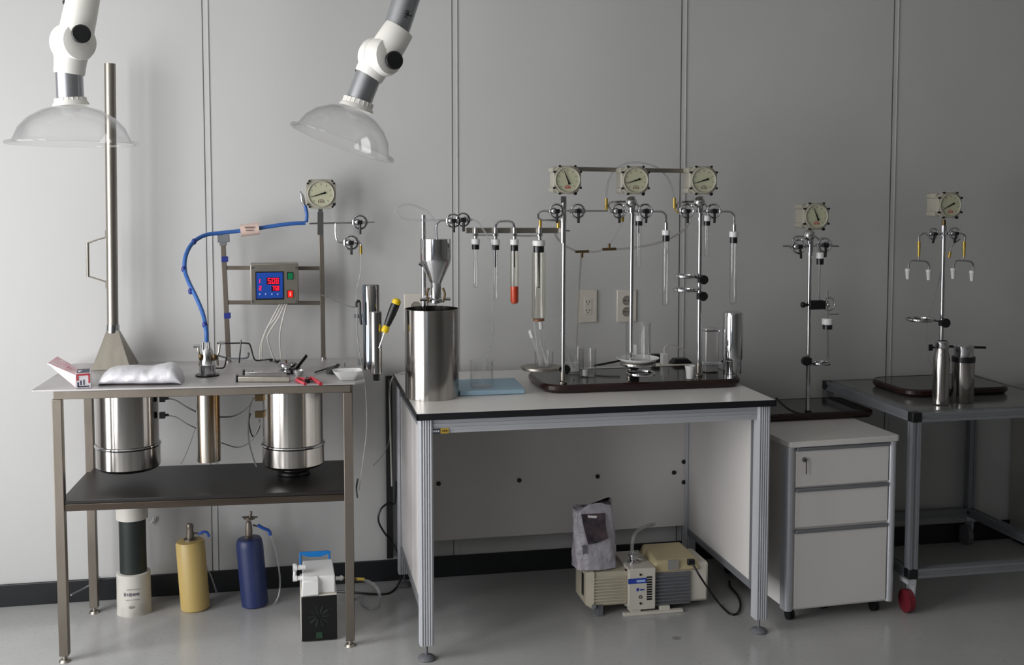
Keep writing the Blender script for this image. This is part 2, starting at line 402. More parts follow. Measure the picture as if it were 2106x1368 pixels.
for yy in (820, 854):
    q = P(334, yy, -.40); part('terminal', MB().box(q, (.02, .02, .022)).cyl(q + Vector((.008, 0, 0)), q + Vector((.022, 0, 0)), .005, n=10), 'dark_metal', cA)
for yy in (818, 852): part('terminal', MB().box(P(533, yy, -.40), (.03, .02, .022)), 'brass_dk', cB)
q = G(600, 1006, SH + .012)
single('black_base_block', MB().lathe((pB.x, pB.y + .01, SH + .012), [(.055, 0), (.06, .003), (.06, .012), (.052, .018), (.05, pB.z - SH - .016)], n=32, cap0=True, cap1=True), 'black', (pB.x, pB.y + .01, SH + .012),
       'round black base on the lower shelf under the right canister', 'base')
def wire(name, pts, r, m, label, cat, Y=None, group=None, n=6, k=6):
    pp = [P(a[0], a[1], (a[2] if len(a) > 2 else Y)) for a in pts]
    return single(name, MB().tube(pp, r, n=n, k=k), m, pp[-1], label, cat, group)
wire('lead_wire', [(340, 820), (360, 823), (385, 838), (412, 851, -.36)], .003, 'cable_g', 'upper grey lead running from the left canister to the narrow tube', 'wire', -.40)
wire('lead_wire', [(340, 854), (362, 858), (385, 872), (412, 885, -.36)], .0022, 'cable_g', 'lower grey lead running from the left canister to the narrow tube', 'wire', -.40)
wire('lead_wire', [(450, 858), (480, 856), (505, 842), (520, 822), (528, 818)], .003, 'cable_g', 'upper grey lead between the narrow tube and the right canister', 'wire', -.36)
wire('lead_wire', [(455, 911), (490, 920), (518, 905), (535, 870), (531, 856)], .0022, 'cable_g', 'lower grey lead looping between narrow tube and right canister', 'wire', -.36)
wire('cable_loop', [(520, 818), (512, 850), (511, 900), (520, 940), (528, 960)], .0032, 'cable_g', 'grey cable loop hanging left of the right canister', 'cable', -.33)
wire('cable_loop', [(515, 850), (512, 870), (520, 898), (533, 880), (534, 860)], .0028, 'cable_b', 'thin dark cable curl beside the right canister', 'cable', -.33)
wire('thin_wire', [(402, 880), (392, 910), (380, 940), (372, 955)], .0009, 'cable_b', 'hair thin wire dangling left of the narrow tube', 'wire', -.36)

# reactor: narrow tube through the table with its head and clamps
c = P(430, 953, -.455); r = S(24, c); cy = c.y + r; cx = P(430, 955, cy).x; zb = c.z
RC = Vector((cx, cy, zb))
t = thing('tube_reactor', 'narrow heat stained steel tube through the table with clamped head and blue hose', 'reactor', RC)
part('reactor_tube', MB().cyl(RC, (cx, cy, TZ - .03), r, n=40), 'steel_stain', t)
part('collar_band', MB().cyl((cx, cy, TZ - .03), (cx, cy, TZ - .0065), r * 1.0, n=40), 'dark_metal', t)
part('flange', MB().cyl((cx, cy, TZ + .0005), (cx, cy, TZ + .006), S(24, RC), n=40), 'dark_metal', t)
hz = lambda y: P(430, y, cy).z
hd = MB().lathe((cx, cy, 0), [(S(16.5, RC), TZ + .006), (S(16.5, RC), hz(750)), (S(15, RC), hz(748)), (S(14, RC), hz(735)), (S(12, RC), hz(722)), (S(8, RC), hz(715))], n=40, cap1=True)
part('head', hd, 'steel_pol', t)
b = MB()
for px in (417, 425, 429): q = P(px, 700, cy - .01); b.cyl((q.x, q.y, hz(722)), (q.x, q.y, hz(703)), S(3, q), n=12)
part('port', b, 'steel_pol', t)
for sgn, kx, ky, ax in ((-1, 403, 712, 412), (1, 457, 705, 446)):
    a = P(ax + sgn * 2, 752, cy - .01); k_ = P(kx - sgn * 5, ky, cy - .01)
    b = MB().tube([a, P(ax + sgn * 1, 735, cy - .012), P(ax + sgn * 4, 722, cy - .012), k_], .0042, n=8)
    cl = part('clamp_arm', b, 'steel_br', t)
    part('clamp_knob', MB().cyl(k_ + Vector((sgn * -.004, 0, 0)), k_ + Vector((sgn * .017, 0, 0)), .0062, n=16), 'steel_pol', cl)
b = MB()
for px in (413, 441): q = P(px, 735, cy - .02); b.sphere(q, .008, (1, .8, 1.6), n=12, m=8)
part('hinge_lug', b, 'brass_dk', t)

# ------------------------------------------------------------------ rig frame with control box and first gauge
PY_ = -.1
def gauge(parent, px, py, Y, R=27.0, ang=250, style=0, depth=.085, red=False):
    """ang: needle direction in degrees, counter-clockwise from right, seen from the front"""
    c = P(px, py, Y); r = S(R, c)
    X, Z = Vector((1, 0, 0)), Vector((0, 0, 1)); F = Vector((0, -1, 0))
    h = r * (1.1 if style else 1.13); k = h * (.55 if style else .7)
    oc = [(-k, -h), (k, -h), (h, -k), (h, k), (k, h), (-k, h), (-h, k), (-h, -k)]
    b = MB().prism([c + X * x + Z * z for x, z in oc], -F * .018)
    if style:
        hh = h * .82; bx = rnd_rect(-hh, hh, -hh, hh, .012, 0, 3)
        b.prism([c - F * .016 + X * v.x + Z * v.y for v in bx], -F * depth)
        for sx in (-1, 1):
            for sz in (-1, 1): b.cyl(c - F * .03 + X * sx * hh * .9 + Z * sz * hh * .86, c - F * (depth + .01) + X * sx * hh * .9 + Z * sz * hh * .86, .0125, n=14)
    else:
        b.cyl(c - F * .016, c - F * (depth * .6), r * .8, n=32)
    body = part('gauge_body', b, 'gauge_body', parent, bevel=.002)
    part('bezel', MB().torus(c + F * .003, r * .97, r * .07, F, n=48, m=8, sq=.004), 'gauge_body', body)
    part('dial', MB().cyl(c, c + F * .0025, r * .93, n=48), 'dial', body)
    b = MB()
    for i in range(9):
        a = math.radians(225 - i * 33.75); d = X * math.cos(a) + Z * math.sin(a); n_ = X * -math.sin(a) + Z * math.cos(a)
        q = c + F * .0032 + d * r * .74; b.box(q, (r * .14, .0006, r * .03), Matrix((d, F, n_)).transposed())
    part('dial_mark', b, 'fin_grey', body)
    q = c + F * .0032 - Z * r * .58
    b = MB()
    for i in range(4): b.box(q + X * (i - 1.5) * r * .13, (r * .06, .0006, r * .2))
    b.box(q + Z * r * .17, (r * .3, .0006, r * .04))
    part('dial_print', b, 'tag_ink' if not red else 'ink_red', body)
    a = math.radians(ang); d = X * math.cos(a) + Z * math.sin(a); n_ = X * -math.sin(a) + Z * math.cos(a); q = c + F * .005
    b = MB().prism([q - d * r * .3 + n_ * r * .05, q - d * r * .3 - n_ * r * .05, q + d * r * .02 - n_ * r * .05, q + d * r * .82 - n_ * r * .012, q + d * r * .82 + n_ * r * .012, q + d * r * .02 + n_ * r * .05], F * .001)
    b.cyl(q - d * r * .3, q - d * r * .3 + F * .001, r * .09, n=12)
    part('needle', b, 'black', body)
    pos = [(-.62, 1.06), (.62, 1.06), (1.06, .62), (1.06, -.62), (.62, -1.06), (-.62, -1.06), (-1.06, -.62), (-1.06, .62)] if style else [(-.86, .98), (.86, .98), (.98, .8), (.86, -.98), (.98, -.8), (-.86, -.98), (-.98, .8), (-.98, -.8)]
    for i, (x, z) in enumerate(pos):
        q = c + X * x * r + Z * z * r; rr = .0042 if i != 4 else .0062
        part('bolt', MB().cyl(q - F * .004, q + F * .006, rr, n=8), 'dark_metal', body)
    return c
def valve(parent, px, py, Y, R=14, swing=0, flip=1):
    c = P(px, py, Y); r = S(R, c); F = Vector((0, -1, 0))
    b = MB().torus(c, r, r * .17, F, n=28, m=8, sq=.006)
    b.sphere(c + Vector((-r * .35 * flip, .004, 0)), r * .52, (1, 1, 1)); b.cyl(c + Vector((-r * 1.25, .004, 0)), c + Vector((r * 1.25, .004, 0)), r * .3, n=14)
    v = part('valve', b, 'chrome', parent)
    top = c + F * .012; e = top + Vector((math.sin(math.radians(swing)) * r * 1.75, 0, -math.cos(math.radians(swing)) * r * 1.75))
    b = MB().box(top, (r * .7, .016, r * .6)).tube([top, (top + e) / 2 + F * .002, e], .005, n=8)
    part('lever', b, 'black', v)
    return c
t = thing('instrument_rig', 'stainless rig frame with two posts on the left table carrying box, gauge and valves', 'rig frame', (P(560, 735, PY_).x, PY_, TZ))
b0 = P(470, 736, PY_); b0.z = TZ + .0005; b1 = P(459, 502, PY_)
part('post', MB().bar(b0, b1, S(10, b0)), 'sq_steel', t, bevel=.0015)
part('post_cap', MB().bar(P(459, 505, PY_), P(458, 488, PY_), S(14, b0)).bar(P(447, 490, PY_ - .006), P(472, 489, PY_ - .006), .02, .034).bar(P(458, 489, PY_), P(458, 476, PY_), S(17, b0)), 'alu_dark', t, bevel=.002)
c0 = P(665, 731, PY_); c0.z = TZ + .0005; c1 = P(660, 440, PY_)
part('post', MB().bar(c0, c1, S(9, c0)), 'sq_steel', t, bevel=.0015)
for y0, y1 in ((551, 551), (622, 622)):
    part('cross_rail', MB().bar(P(463, y0, PY_), P(662, y1 + 1, PY_), S(6, b0), S(8, b0)), 'sq_steel', t, bevel=.001)
for y in (533, 649):
    q = P(461 + (y - 500) * .045, y, PY_); part('tape_band', MB().box(q, (S(13, q), S(13, q), S(11, q))), 'blue_tape', t)
part('post_foot', MB().cyl(c0, c0 + Vector((0, 0, .008)), .011, n=12).cyl(b0, b0 + Vector((0, 0, .006)), .012, n=12), 'steel_pol', t)
# manifold
m0 = P(627, 459, PY_)
mf = MB().cyl(P(636, 460, PY_), P(770, 457, PY_), .0036, n=10)
mf.bar(P(659, 436, PY_), P(659, 483, PY_), S(12, m0)).tube([P(690, 460, PY_), P(690, 480, PY_), P(694, 496, PY_), P(706, 499, PY_), P(722, 498, PY_)], .0036, n=8)
mf.tube([P(722, 498, PY_), P(735, 498, PY_), P(741, 502, PY_), P(743, 512, PY_)], .004, n=8)
part('manifold', mf, 'steel_pol', t)
valve(t, 740, 457, PY_ - .005); valve(t, 722, 499, PY_ - .005)
part('hose_barb', MB().cyl(P(742, 505, PY_), P(742, 523, PY_), .0058, n=12), 'brass', t)
gauge(t, 660, 399, PY_ - .03, 27, 197, 0)
part('gauge_stem', MB().bar(P(659, 443, PY_ - .01), P(659, 428, PY_ - .01), S(9, m0)), 'steel_pol', t)
part('quick_connector', MB().tube([P(626, 424, PY_), P(622, 410, PY_), P(620, 398, PY_)], lambda q: .0055 + .004 * math.sin(q * 3.1), n=12).cyl(P(620, 400, PY_), P(618, 393, PY_), .002, n=6), 'steel_pol', t)
part('branch_hose', MB().tube([P(630, 457, PY_), P(631, 440, PY_), P(627, 422, PY_)], .0068, n=12), 'blue_hose', t)

# control box
BY = -.2
t = thing('control_box', 'grey steel control box with blue panel and red digits on the rig rails', 'control box', (P(568, 582, BY).x, PY_ - .01, P(568, 625, BY).z))
x0, x1 = P(515, 582, BY).x, P(614, 582, BY).x; z1, z0 = P(560, 543, BY).z, P(560, 626, BY).z
b = MB().bb(x0, x1, BY, PY_ - .008, z0, z1)
part('housing', b, 'steel_br', t, bevel=.003)
b = MB()
for px, py in ((519, 551), (609, 551), (519, 620), (609, 620)): q = P(px, py, BY); b.cyl(q, q + Vector((0, -.004, 0)), .004, n=12)
part('screw', b, 'chrome', t)
def onf(px0, px1, py0, py1, t0, t1, mb=None, Yb=BY):
    a = P(px0, py0, Yb); c = P(px1, py1, Yb); return (mb or MB()).bb(min(a.x, c.x), max(a.x, c.x), Yb - t1, Yb - t0, min(a.z, c.z), max(a.z, c.z))
f_ = part('display_frame', onf(525, 584, 559, 616, 0, .003), 'black', t)
dsp = part('display', onf(527, 582, 561, 613, .003, .0045), 'panel_blue', f_)
SEG = {'0': 'abcdef', '1': 'bc', '2': 'abged', '5': 'afgcd', '7': 'abc', '8': 'abcdefg', 'S': 'afgcd'}
def digit(mb, ch, px, py, w_, h_, th=1.5):
    L = {'a': (px, px + w_, py, py + th), 'g': (px, px + w_, py + h_ / 2 - th / 2, py + h_ / 2 + th / 2), 'd': (px, px + w_, py + h_ - th, py + h_),
         'f': (px, px + th, py, py + h_ / 2), 'e': (px, px + th, py + h_ / 2, py + h_), 'b': (px + w_ - th, px + w_, py, py + h_ / 2), 'c': (px + w_ - th, px + w_, py + h_ / 2, py + h_)}
    for s_ in SEG[ch]: onf(*L[s_], .0045, .0055, mb)
part('readout_window', onf(548, 575, 571, 585, .0042, .0048).bb(*[v for v in (P(558, 588, BY).x, P(575, 588, BY).x, BY - .0048, BY - .0042, P(558, 599, BY).z, P(558, 587, BY).z)]), 'led_dark', f_)
b = MB()
for ch, x in zip('508', (551, 559, 567)): digit(b, ch, x, 572, 6, 11)
for ch, x in zip('750', (560, 565.2, 570)): digit(b, ch, x, 588, 4, 9, 1.3)
digit(b, '1', 531, 574, 4, 8, 1.4); digit(b, '2', 533, 588, 4.5, 9, 1.4)
part('red_digits', b, 'led_red', f_)
b = MB()
for x in (534, 546, 559, 571): onf(x - 1, x + 1.4, 603, 606.5, .0045, .0052, b)
part('key_mark', b, 'mark_pale', f_)
s1 = part('power_switch', onf(590, 603, 560, 575, 0, .003), 'black', t)
part('switch_rocker', onf(592, 602, 561, 574, .003, .007), 'sw_green', s1)
s1 = part('power_switch', onf(590, 603, 597, 612, 0, .003), 'black', t)
part('switch_rocker', onf(592, 602, 598, 611, .003, .007), 'sw_red', s1)
b = MB(); onf(596, 598, 601, 608, .007, .0076, b)
part('switch_mark', b, 'pink', s1)
# white cables from the box
CBG = 'white cables from the control box'
for i, pts in enumerate(([(576, 625), (560, 655), (545, 685), (536, 712), (534, 722)], [(581, 625), (566, 655), (552, 672), (541, 700), (538, 728), (540, 735)], [(586, 625), (572, 655), (556, 680), (550, 695), (556, 718), (564, 733)], [(590, 625), (582, 655), (576, 685), (576, 712), (579, 733)])):
    pp = [P(x, y, -.15 + .03 * k / len(pts)) for k, (x, y) in enumerate(pts)]
    pp[-1].z = TZ + .004
    lb = ['white cable bundle strand furthest left below the control box', 'white cable bending back right near the tabletop, second from left', 'white cable curving right at its foot, third from left below box', 'white cable hanging nearly straight, rightmost below the control box'][i]
    single('cable', MB().tube(pp, .0032, n=8), 'cable_w', pp[-1], lb, 'cable', CBG)
# blue hose
hp = [(425, 703, cy), (424, 680, cy), (418, 648, -.36), (405, 615, -.32), (388, 580, -.28), (380, 555, -.24), (381, 530, -.22), (390, 508, -.19), (404, 493, -.16), (425, 483, -.13), (455, 479, -.115), (485, 476, -.11), (500, 474, -.11), (535, 469, -.11), (575, 463, -.11), (600, 460, -.11), (628, 459, -.105)]
hh = [P(*q) for q in hp]
t = thing('blue_hose', 'thick blue hose arching from the reactor head up to the gauge manifold', 'hose', hh[0])
part('hose', MB().tube(hh, .0078, n=14), 'blue_hose', t)
for px, py, Y in ((399, 497, -.17), (378, 554, -.24), (392, 599, -.30), (421, 668, -.40)):
    q = P(px, py, Y); part('hose_tie', MB().sphere(q, .0095, (1, 1, 1.3), n=12, m=8), 'blue_tape', t)
pt_ = part('paper_tag', MB().cyl(P(495, 475, -.112), P(533, 470, -.112), S(12.5, P(510, 472, -.11)), n=20), 'tag', t)
part('tag_print', MB().box(P(513, 468, -.138), (.035, .002, .006)).box(P(513, 474, -.138), (.028, .002, .004)), 'tag_ink', pt_)
wire('thin_line', [(742, 522), (741, 560), (733, 600), (732, 640), (735, 690), (737, 722)], .0013, 'hose_clr', 'thin clear line hanging from the lower rig valve beside the hook', 'hose', -.14)
wire('cable', [(660, 606), (675, 612), (700, 624), (722, 631), (733, 632)], .0034, 'cable_g', 'grey cable running from right rig post to the black hook', 'cable', -.12)

# ------------------------------------------------------------------ things on the steel table
# pipe with pyramid foot
q = G(232, 750, TZ); q = Vector((P(232, 745, -.13).x, -.13, TZ + .001))
t = thing('flared_steel_pipe', 'tall thin steel pipe with pyramid shaped foot and side handle on the table', 'pipe', q)
zt = P(232, 675, -.13).z
def px3(px, py, Y): v = P(px, py, Y); return v
b = MB()
bt = [Vector((P(187, 745, -.21).x, -.21, TZ + .001)), Vector((P(268, 745, -.21).x, -.21, TZ + .001)), Vector((P(285, 745, -.06).x, -.06, TZ + .001)), Vector((P(212, 745, -.06).x, -.06, TZ + .001))]
tp = [P(219, 680, -.15), P(243, 680, -.15), P(247, 680, -.11), P(223, 680, -.11)]
b.hexa(bt + tp)
part('pyramid_foot', b, 'steel_br', t)
part('collar', MB().cyl(P(232, 684, -.13), P(232, 668, -.13), S(14, q), S(13, q), n=28), 'steel_pol', t)
part('pipe', MB().cyl(P(232, 676, -.13), P(226, 131, -.13), S(11.2, q), n=36), 'steel_br', t)
hd = part('handle', MB().tube([P(222, 487, -.13), P(200, 493, -.13), P(181, 500, -.13)], .003, n=8, smooth=False).tube([P(181, 568, -.13), P(200, 574, -.13), P(222, 581, -.13)], .003, n=8, smooth=False)
     .cyl(P(180, 499, -.13), P(181, 569, -.13), .006, n=12).box(P(218, 482, -.13), (.006, .01, .03)).box(P(219, 585, -.13), (.006, .01, .03)), 'steel_br', t)

# small carton with pink lid
z = TZ + .001; a = G(156, 799, z); b_ = G(187, 797, z); d = Vector((-.012, .09, 0)); hgt = P(156, 768, a.y).z - z
t = thing('small_carton', 'small open carton with red print and raised pink lid on table corner', 'box', a)
b = MB().hexa([a, b_, b_ + d, a + d] + [v + Vector((0, 0, hgt)) for v in (a, b_, b_ + d, a + d)])
cb = part('carton_body', b, 'carton', t)
part('dark_opening', MB().hexa([v + Vector((0, 0, hgt)) for v in (a.lerp(b_, .08), b_.lerp(a, .08), b_.lerp(a, .08) + d * .9, a.lerp(b_, .08) + d * .9)] + [v + Vector((0, 0, hgt + .0012)) for v in (a.lerp(b_, .08), b_.lerp(a, .08), b_.lerp(a, .08) + d * .9, a.lerp(b_, .08) + d * .9)]), 'ink_blue', cb)  # dark sheet on the solid carton, painted as its shaded inside
F = (a - b_).cross(Vector((0, 0, 1))).normalized(); F = F if F.y < 0 else -F
ex = (b_ - a)
def lab(u0, u1, v0, v1, mb): o_ = F * .001; mb.prism([a + ex * u0 + Vector((0, 0, hgt * v0)), a + ex * u1 + Vector((0, 0, hgt * v0)), a + ex * u1 + Vector((0, 0, hgt * v1)), a + ex * u0 + Vector((0, 0, hgt * v1))], o_); return mb
part('label_red', lab(.84, .95, .3, .92, lab(.06, .95, .82, .95, lab(.06, .2, .5, .8, MB()))), 'ink_red', cb)
part('label_blue', lab(.1, .2, .08, .4, lab(.1, .9, .06, .14, lab(.3, .38, .2, .5, lab(.5, .58, .2, .55, MB())))), 'ink_blue', cb)
# the lid stands open to the left
l0, l1, l2, l3 = P(156, 772, a.y - .002), P(98, 747, a.y + .03), P(118, 733, a.y + .08), P(160, 757, a.y + .09)
nrm = (l1 - l0).cross(l3 - l0).normalized(); nrm = nrm if nrm.z > 0 else -nrm
ld = part('lid', MB().prism([l0, l1, l2, l3], nrm * -.004).prism([l0, l1, l1 - Vector((-.028, 0, .03)), a + Vector((-.001, 0, .004))], (0, .002, 0)), 'pink', t)
mid = (l0 + l1 + l2 + l3) / 4; ux = (l1 - l0).normalized(); uy = nrm.cross(ux)
b = MB()
for i in range(5): b.box(mid + ux * (i - 2) * .012 + nrm * .001, (.004, .022, .001), Matrix((ux, uy, nrm)).transposed())
part('lid_print', b, 'pink_deep', ld)
part('carton_content', MB().cyl(a + ex * .3 + d * .3 + Vector((0, 0, hgt - .02)), a + ex * .3 + d * .3 + Vector((0, 0, hgt + .004)), .007, n=14), 'white_pl', t)

# white plastic packet: a lumpy pillow
def pillow(x0, x1, yc, dy, zb, h, nx=40, ny=14, seed=1, hf=None):
    rnd = random.Random(seed); b = MB(); rings = []
    for i in range(nx + 1):
        u = i / nx; e = (1 - abs(2 * u - 1) ** 5) ** .5; x = x0 + (x1 - x0) * u
        hh_ = h * (hf(u) if hf else 1) * max(e, .12); w_ = dy * (0.75 + .25 * e)
        ring = []
        n = 2 * ny
        for j in range(n):
            a_ = 2 * math.pi * j / n; cx_, sz = math.cos(a_), math.sin(a_)
            wob = 1 + .02 * math.sin(9 * u * 3 + a_ * 3) + .022 * rnd.uniform(-1, 1)
            yy = yc(u) + w_ * (abs(cx_) ** .7) * (1 if cx_ > 0 else -1) * wob
            zz = zb + hh_ * (.5 + .5 * sz * wob) if sz > 0 else zb + hh_ * .5 * (1 + max(sz, -1) * .98)
            ring.append(b.bm.verts.new((x, yy, max(zz, zb))))
        rings.append(ring)
    return b.loft(rings)
pk = G(198, 797, TZ + .001); pk2 = G(372, 795, TZ + .001)
b = pillow(pk.x, pk2.x, lambda u: -.49 - .05 * u, .09, TZ + .0015, .088, seed=3, hf=lambda u: .6 + .04 * math.sin(u * 5) + (.5 * max(0, u - .62) * 2.2 if u < .92 else .3))
single('plastic_packet', b, 'bag', ((pk.x + pk2.x) / 2, -.52, TZ + .0015), 'crumpled white plastic packet lying on the front edge of table', 'packet', angle=80)

# two steel bars, disc cap, wrench, pliers, black tool, dish
def barbox(px0, px1, py, zb, h, dd, Ydir=1):
    a = G(px0, py, zb); c = G(px1, py, zb); d = Vector((0, dd, 0))
    return MB().hexa([a, c, c + d, a + d] + [v + Vector((0, 0, h)) for v in (a, c, c + d, a + d)]), a
b, a = barbox(489, 596, 786, TZ + .001, .018, .035)
t = thing('square_steel_tube', 'longer grey square steel tube lying at the table front edge', 'steel bar', a)
part('tube_body', b, 'steel_br', t, bevel=.002); part('end_cap', MB().box(a + Vector((-.003, .017, .011)), (.008, .036, .022)), 'black', t, bevel=.002)
b, a = barbox(503, 590, 773, TZ + .001, .014, .03)
t = thing('square_steel_tube', 'shorter bright steel tube lying behind the grey one on table', 'steel bar', a)
part('tube_body', b, 'steel_pol', t, bevel=.002); part('end_cap', MB().box(a + Vector((-.003, .015, .009)), (.008, .032, .02)), 'black', t, bevel=.002)
q = G(592, 768, TZ + .001); q = Vector((q.x, -.41, TZ + .001))
t = thing('disc_cap', 'stacked round steel cap with stud on the table behind steel tubes', 'cap', q)
part('lower_disc', MB().lathe(q, [(.028, 0), (.033, .004), (.033, .014), (.02, .016), (.02, .022)], n=32, cap0=True, cap1=True), 'steel_pol', t)
part('upper_disc', MB().lathe(q + Vector((0, 0, .022)), [(.033, 0), (.035, .003), (.035, .014), (.03, .017)], n=32, cap0=True, cap1=True), 'steel_pol', t)
part('stud', MB().cyl(q + Vector((-.006, 0, .038)), q + Vector((-.006, 0, .046)), .004, n=10), 'brass_dk', t)
q = Vector((P(612, 745, -.36).x, -.36, TZ + .001))
t = thing('steel_stopper', 'small bright steel stopper cylinder standing behind the disc lid', 'stopper', q)
part('stopper_body', MB().cyl(q, q + Vector((0, 0, .024)), .01, n=20), 'steel_br', t); part('stopper_top', MB().sphere(q + Vector((0, 0, .027)), .011, (1, 1, .7)), 'chrome', t)
a, c = P(606, 763, -.45), P(631, 731, -.40); a.z = max(a.z, TZ + .008)
t = thing('spanner', 'dark steel spanner leaning upward against the disc lid', 'spanner', a)
part('shaft', MB().bar(a, c, .004, .012), 'dark_metal', t, bevel=.001); part('jaw', MB().cyl(a + Vector((0, -.003, 0)), a + Vector((0, .003, 0)), .011, n=8), 'dark_metal', t)
q = G(614, 773, TZ + .001)
t = thing('steel_cup', 'small shallow shiny steel cup beside the red pliers', 'cup', q)
part('cup_body', MB().vessel(q, [(.012, 0), (.019, .012), (.021, .02)], .0015, n=28), 'chrome', t)
pv = G(632, 783, TZ + .008)
t = thing('red_pliers', 'pliers with red grips lying open at the table front edge', 'pliers', pv)
part('pliers_jaw', MB().bar(pv, pv + Vector((.004, .05, 0)), .014, .01).cyl(pv + Vector((0, 0, -.006)), pv + Vector((0, 0, .006)), .009, n=14), 'dark_metal', t)
part('grip', MB().tube([pv, G(620, 779, TZ + .008), G(610, 781, TZ + .008), G(628, 790, TZ + .006)], .0055, n=10), 'pliers', t)
part('grip', MB().tube([pv, G(640, 778, TZ + .01), G(650, 783, TZ + .009), G(660, 790, TZ + .007)], .0065, n=10), 'pliers', t)
a = G(650, 765, TZ + .005)
t = thing('black_tool', 'black angled hand tool with thin rod behind the white dish', 'tool', G(680, 768, TZ + .001))
part('tool_head', MB().prism([G(671, 769, TZ + .001), G(683, 770, TZ + .001), G(695, 757, TZ + .001), G(671, 764, TZ + .001)], (0, 0, .014)).bar(G(680, 768, TZ + .008), P(696, 750, -.42), .012, .006), 'black', t)
part('tool_rod', MB().tube([G(648, 766, TZ + .006), G(660, 762, TZ + .006), G(673, 758, TZ + .006)], .003, n=8), 'dark_metal', t)
q = G(716, 784, TZ + .001)
t = thing('weighing_dish', 'white plastic weighing dish at the right end of steel table', 'dish', q)
w0, w1, h_ = .028, .052, .033
b = MB(); rings = []
for (w_, hh_) in ((w0, 0), (w1, h_), (w1 - .002, h_), (w0 - .002, .002)):
    rings.append([b.bm.verts.new((q.x + v.x, q.y + .04 + v.y, q.z + hh_)) for v in rnd_rect(-w_, w_, -w_ * .8, w_ * .8, w_ * .4, 0, 4)])
b.loft(rings)
part('dish_body', b, 'white_pl', t)
# bent wire bracket and pins
wire('bent_rod', [(446, 706, -.2), (475, 706, -.2), (508, 706, -.2), (515, 712, -.2), (520, 730, -.2), (526, 741, -.22), (545, 740, -.25), (560, 739, -.25)], .0032, 'dark_metal', 'dark bent steel rod standing behind the reactor head on table', 'rod', k=4)
wire('bent_rod', [(511, 725, -.22), (511, 732, -.22), (504, 737, -.22), (470, 737, -.2), (448, 731, -.2)], .004, 'fin_grey', 'grey rod loop lying low by the left rig post', 'rod', k=4)
wire('bent_rod', [(438, 757, -.3), (458, 757, -.3), (463, 750, -.28), (466, 735, -.24)], .003, 'dark_metal', 'short bent rod right of the reactor head near the tabletop', 'rod', k=4)
wire('steel_pin', [(496, 699, -.22), (494, 722, -.23), (492, 746, -.26)], .0028, 'dark_metal', 'thin dark pin standing upright through the bent rods', 'pin')
wire('steel_pin', [(709, 746, -.3), (709, 752, -.3), (709, 758, -.3)], .0012, 'dark_metal', 'tiny dark pin standing behind the white dish', 'pin')
single('spare_clip', MB().tube([G(556, 742, TZ + .005), G(563, 739, TZ + .006), G(570, 744, TZ + .005), G(575, 741, TZ + .004)], .004, n=8), 'dark_metal', G(565, 742, TZ + .001), 'small dark clip lying at the back of the steel table', 'clip')

# tool tubes fixed at the right side of the table
HY = -.52
t = thing('tool_holder', 'pair of vertical steel tubes fixed to the right edge of table', 'holder', P(770, 775, HY))
z1_, z0_ = P(765, 587, HY).z, P(765, 760, HY).z
q = P(764, 700, HY + .03); part('rear_tube', MB().lathe((q.x, HY + .03, z0_), [(S(17, q), 0), (S(17, q), z1_ - z0_ - .004), (S(15.5, q), z1_ - z0_)], n=36, cap0=True, cap1=True), mat('blued_steel', '#6d7c8c', .12, 1.0, var=.15, scale=(20, 20, 3), col2='#a0948a'), t)
q = P(773, 700, HY - .01); zt_ = P(773, 640, HY - .01).z; zb_ = P(773, 768, HY - .01).z
part('front_tube', MB().lathe((q.x, HY - .01, zb_), [(S(12.5, q), 0), (S(12.5, q), zt_ - zb_ - .003), (S(11, q), zt_ - zb_)], n=32, cap0=True, cap1=True), 'steel', t)
q2 = P(772, 768, HY - .01); part('end_knob', MB().cyl((q.x + .001, HY - .01, zb_), (q.x + .001, HY - .01, zb_ - .026), .0115, n=16), 'black', t)
b = MB().box(P(750, 700, HY + .03), (.012, .012, .22)).box(P(744, 745, HY + .05), (.03, .02, .02)).box(P(742, 650, HY + .03), (.05, .014, .012))
part('bracket', b, 'alu_dark', t)
part('hook', MB().tube([P(733, 632, HY), P(733, 623, HY), P(737, 619, HY), P(740, 625, HY), P(741, 650, HY), P(743, 668, HY)], .0045, n=8), 'black', t)
a, c = P(785, 704, HY - .03), P(792, 682, HY - .03)
t = thing('screwdriver', 'screwdriver with black and yellow grip tucked beside the tool tubes', 'screwdriver', a)
part('blade', MB().cyl(P(780, 716, HY - .03), P(793, 678, HY - .03), .0034, n=10), 'chrome', t)
d_ = (P(818, 615, HY - .03) - P(790, 684, HY - .03)); o_ = P(790, 684, HY - .03); L_ = d_.length
part('grip', MB().lathe(o_, [(.009, .02), (.0125, .035), (.0155, .07), (.0165, L_ * .75), (.0155, L_ * .86)], d_, n=20, cap0=True, cap1=True), 'black', t)
part('collar', MB().lathe(o_, [(.009, 0), (.0135, .004), (.0135, .018), (.01, .026)], d_, n=20, cap0=True, cap1=True), 'yellow', t)
part('end_cap', MB().lathe(o_, [(.0157, L_ * .85), (.0165, L_ * .9), (.014, L_ * .97), (.007, L_ * 1.01)], d_, n=20, cap0=True, cap1=True), 'yellow', t)
wire('thin_line', [(735, 640, -.5), (735, 690, -.5), (741, 735, -.5), (751, 790, -.5), (754, 880, -.5), (745, 960, -.5), (738, 1010, -.5)], .002, 'cable_g', 'thin grey line hanging down past the right table legs', 'hose', k=5)
wire('cable', [(736, 985, -.5), (733, 1005, -.5), (735, 1024, -.5)], .0035, 'cable_b', 'short black cable end hanging beside the right table leg', 'cable')
wire('thin_line', [(800, 780, -.06), (803, 850, -.05), (800, 905, -.04), (788, 935, -.03), (768, 958, -.02)], .0018, 'cable_g', 'thin pale line curving down the wall between the tables', 'hose')
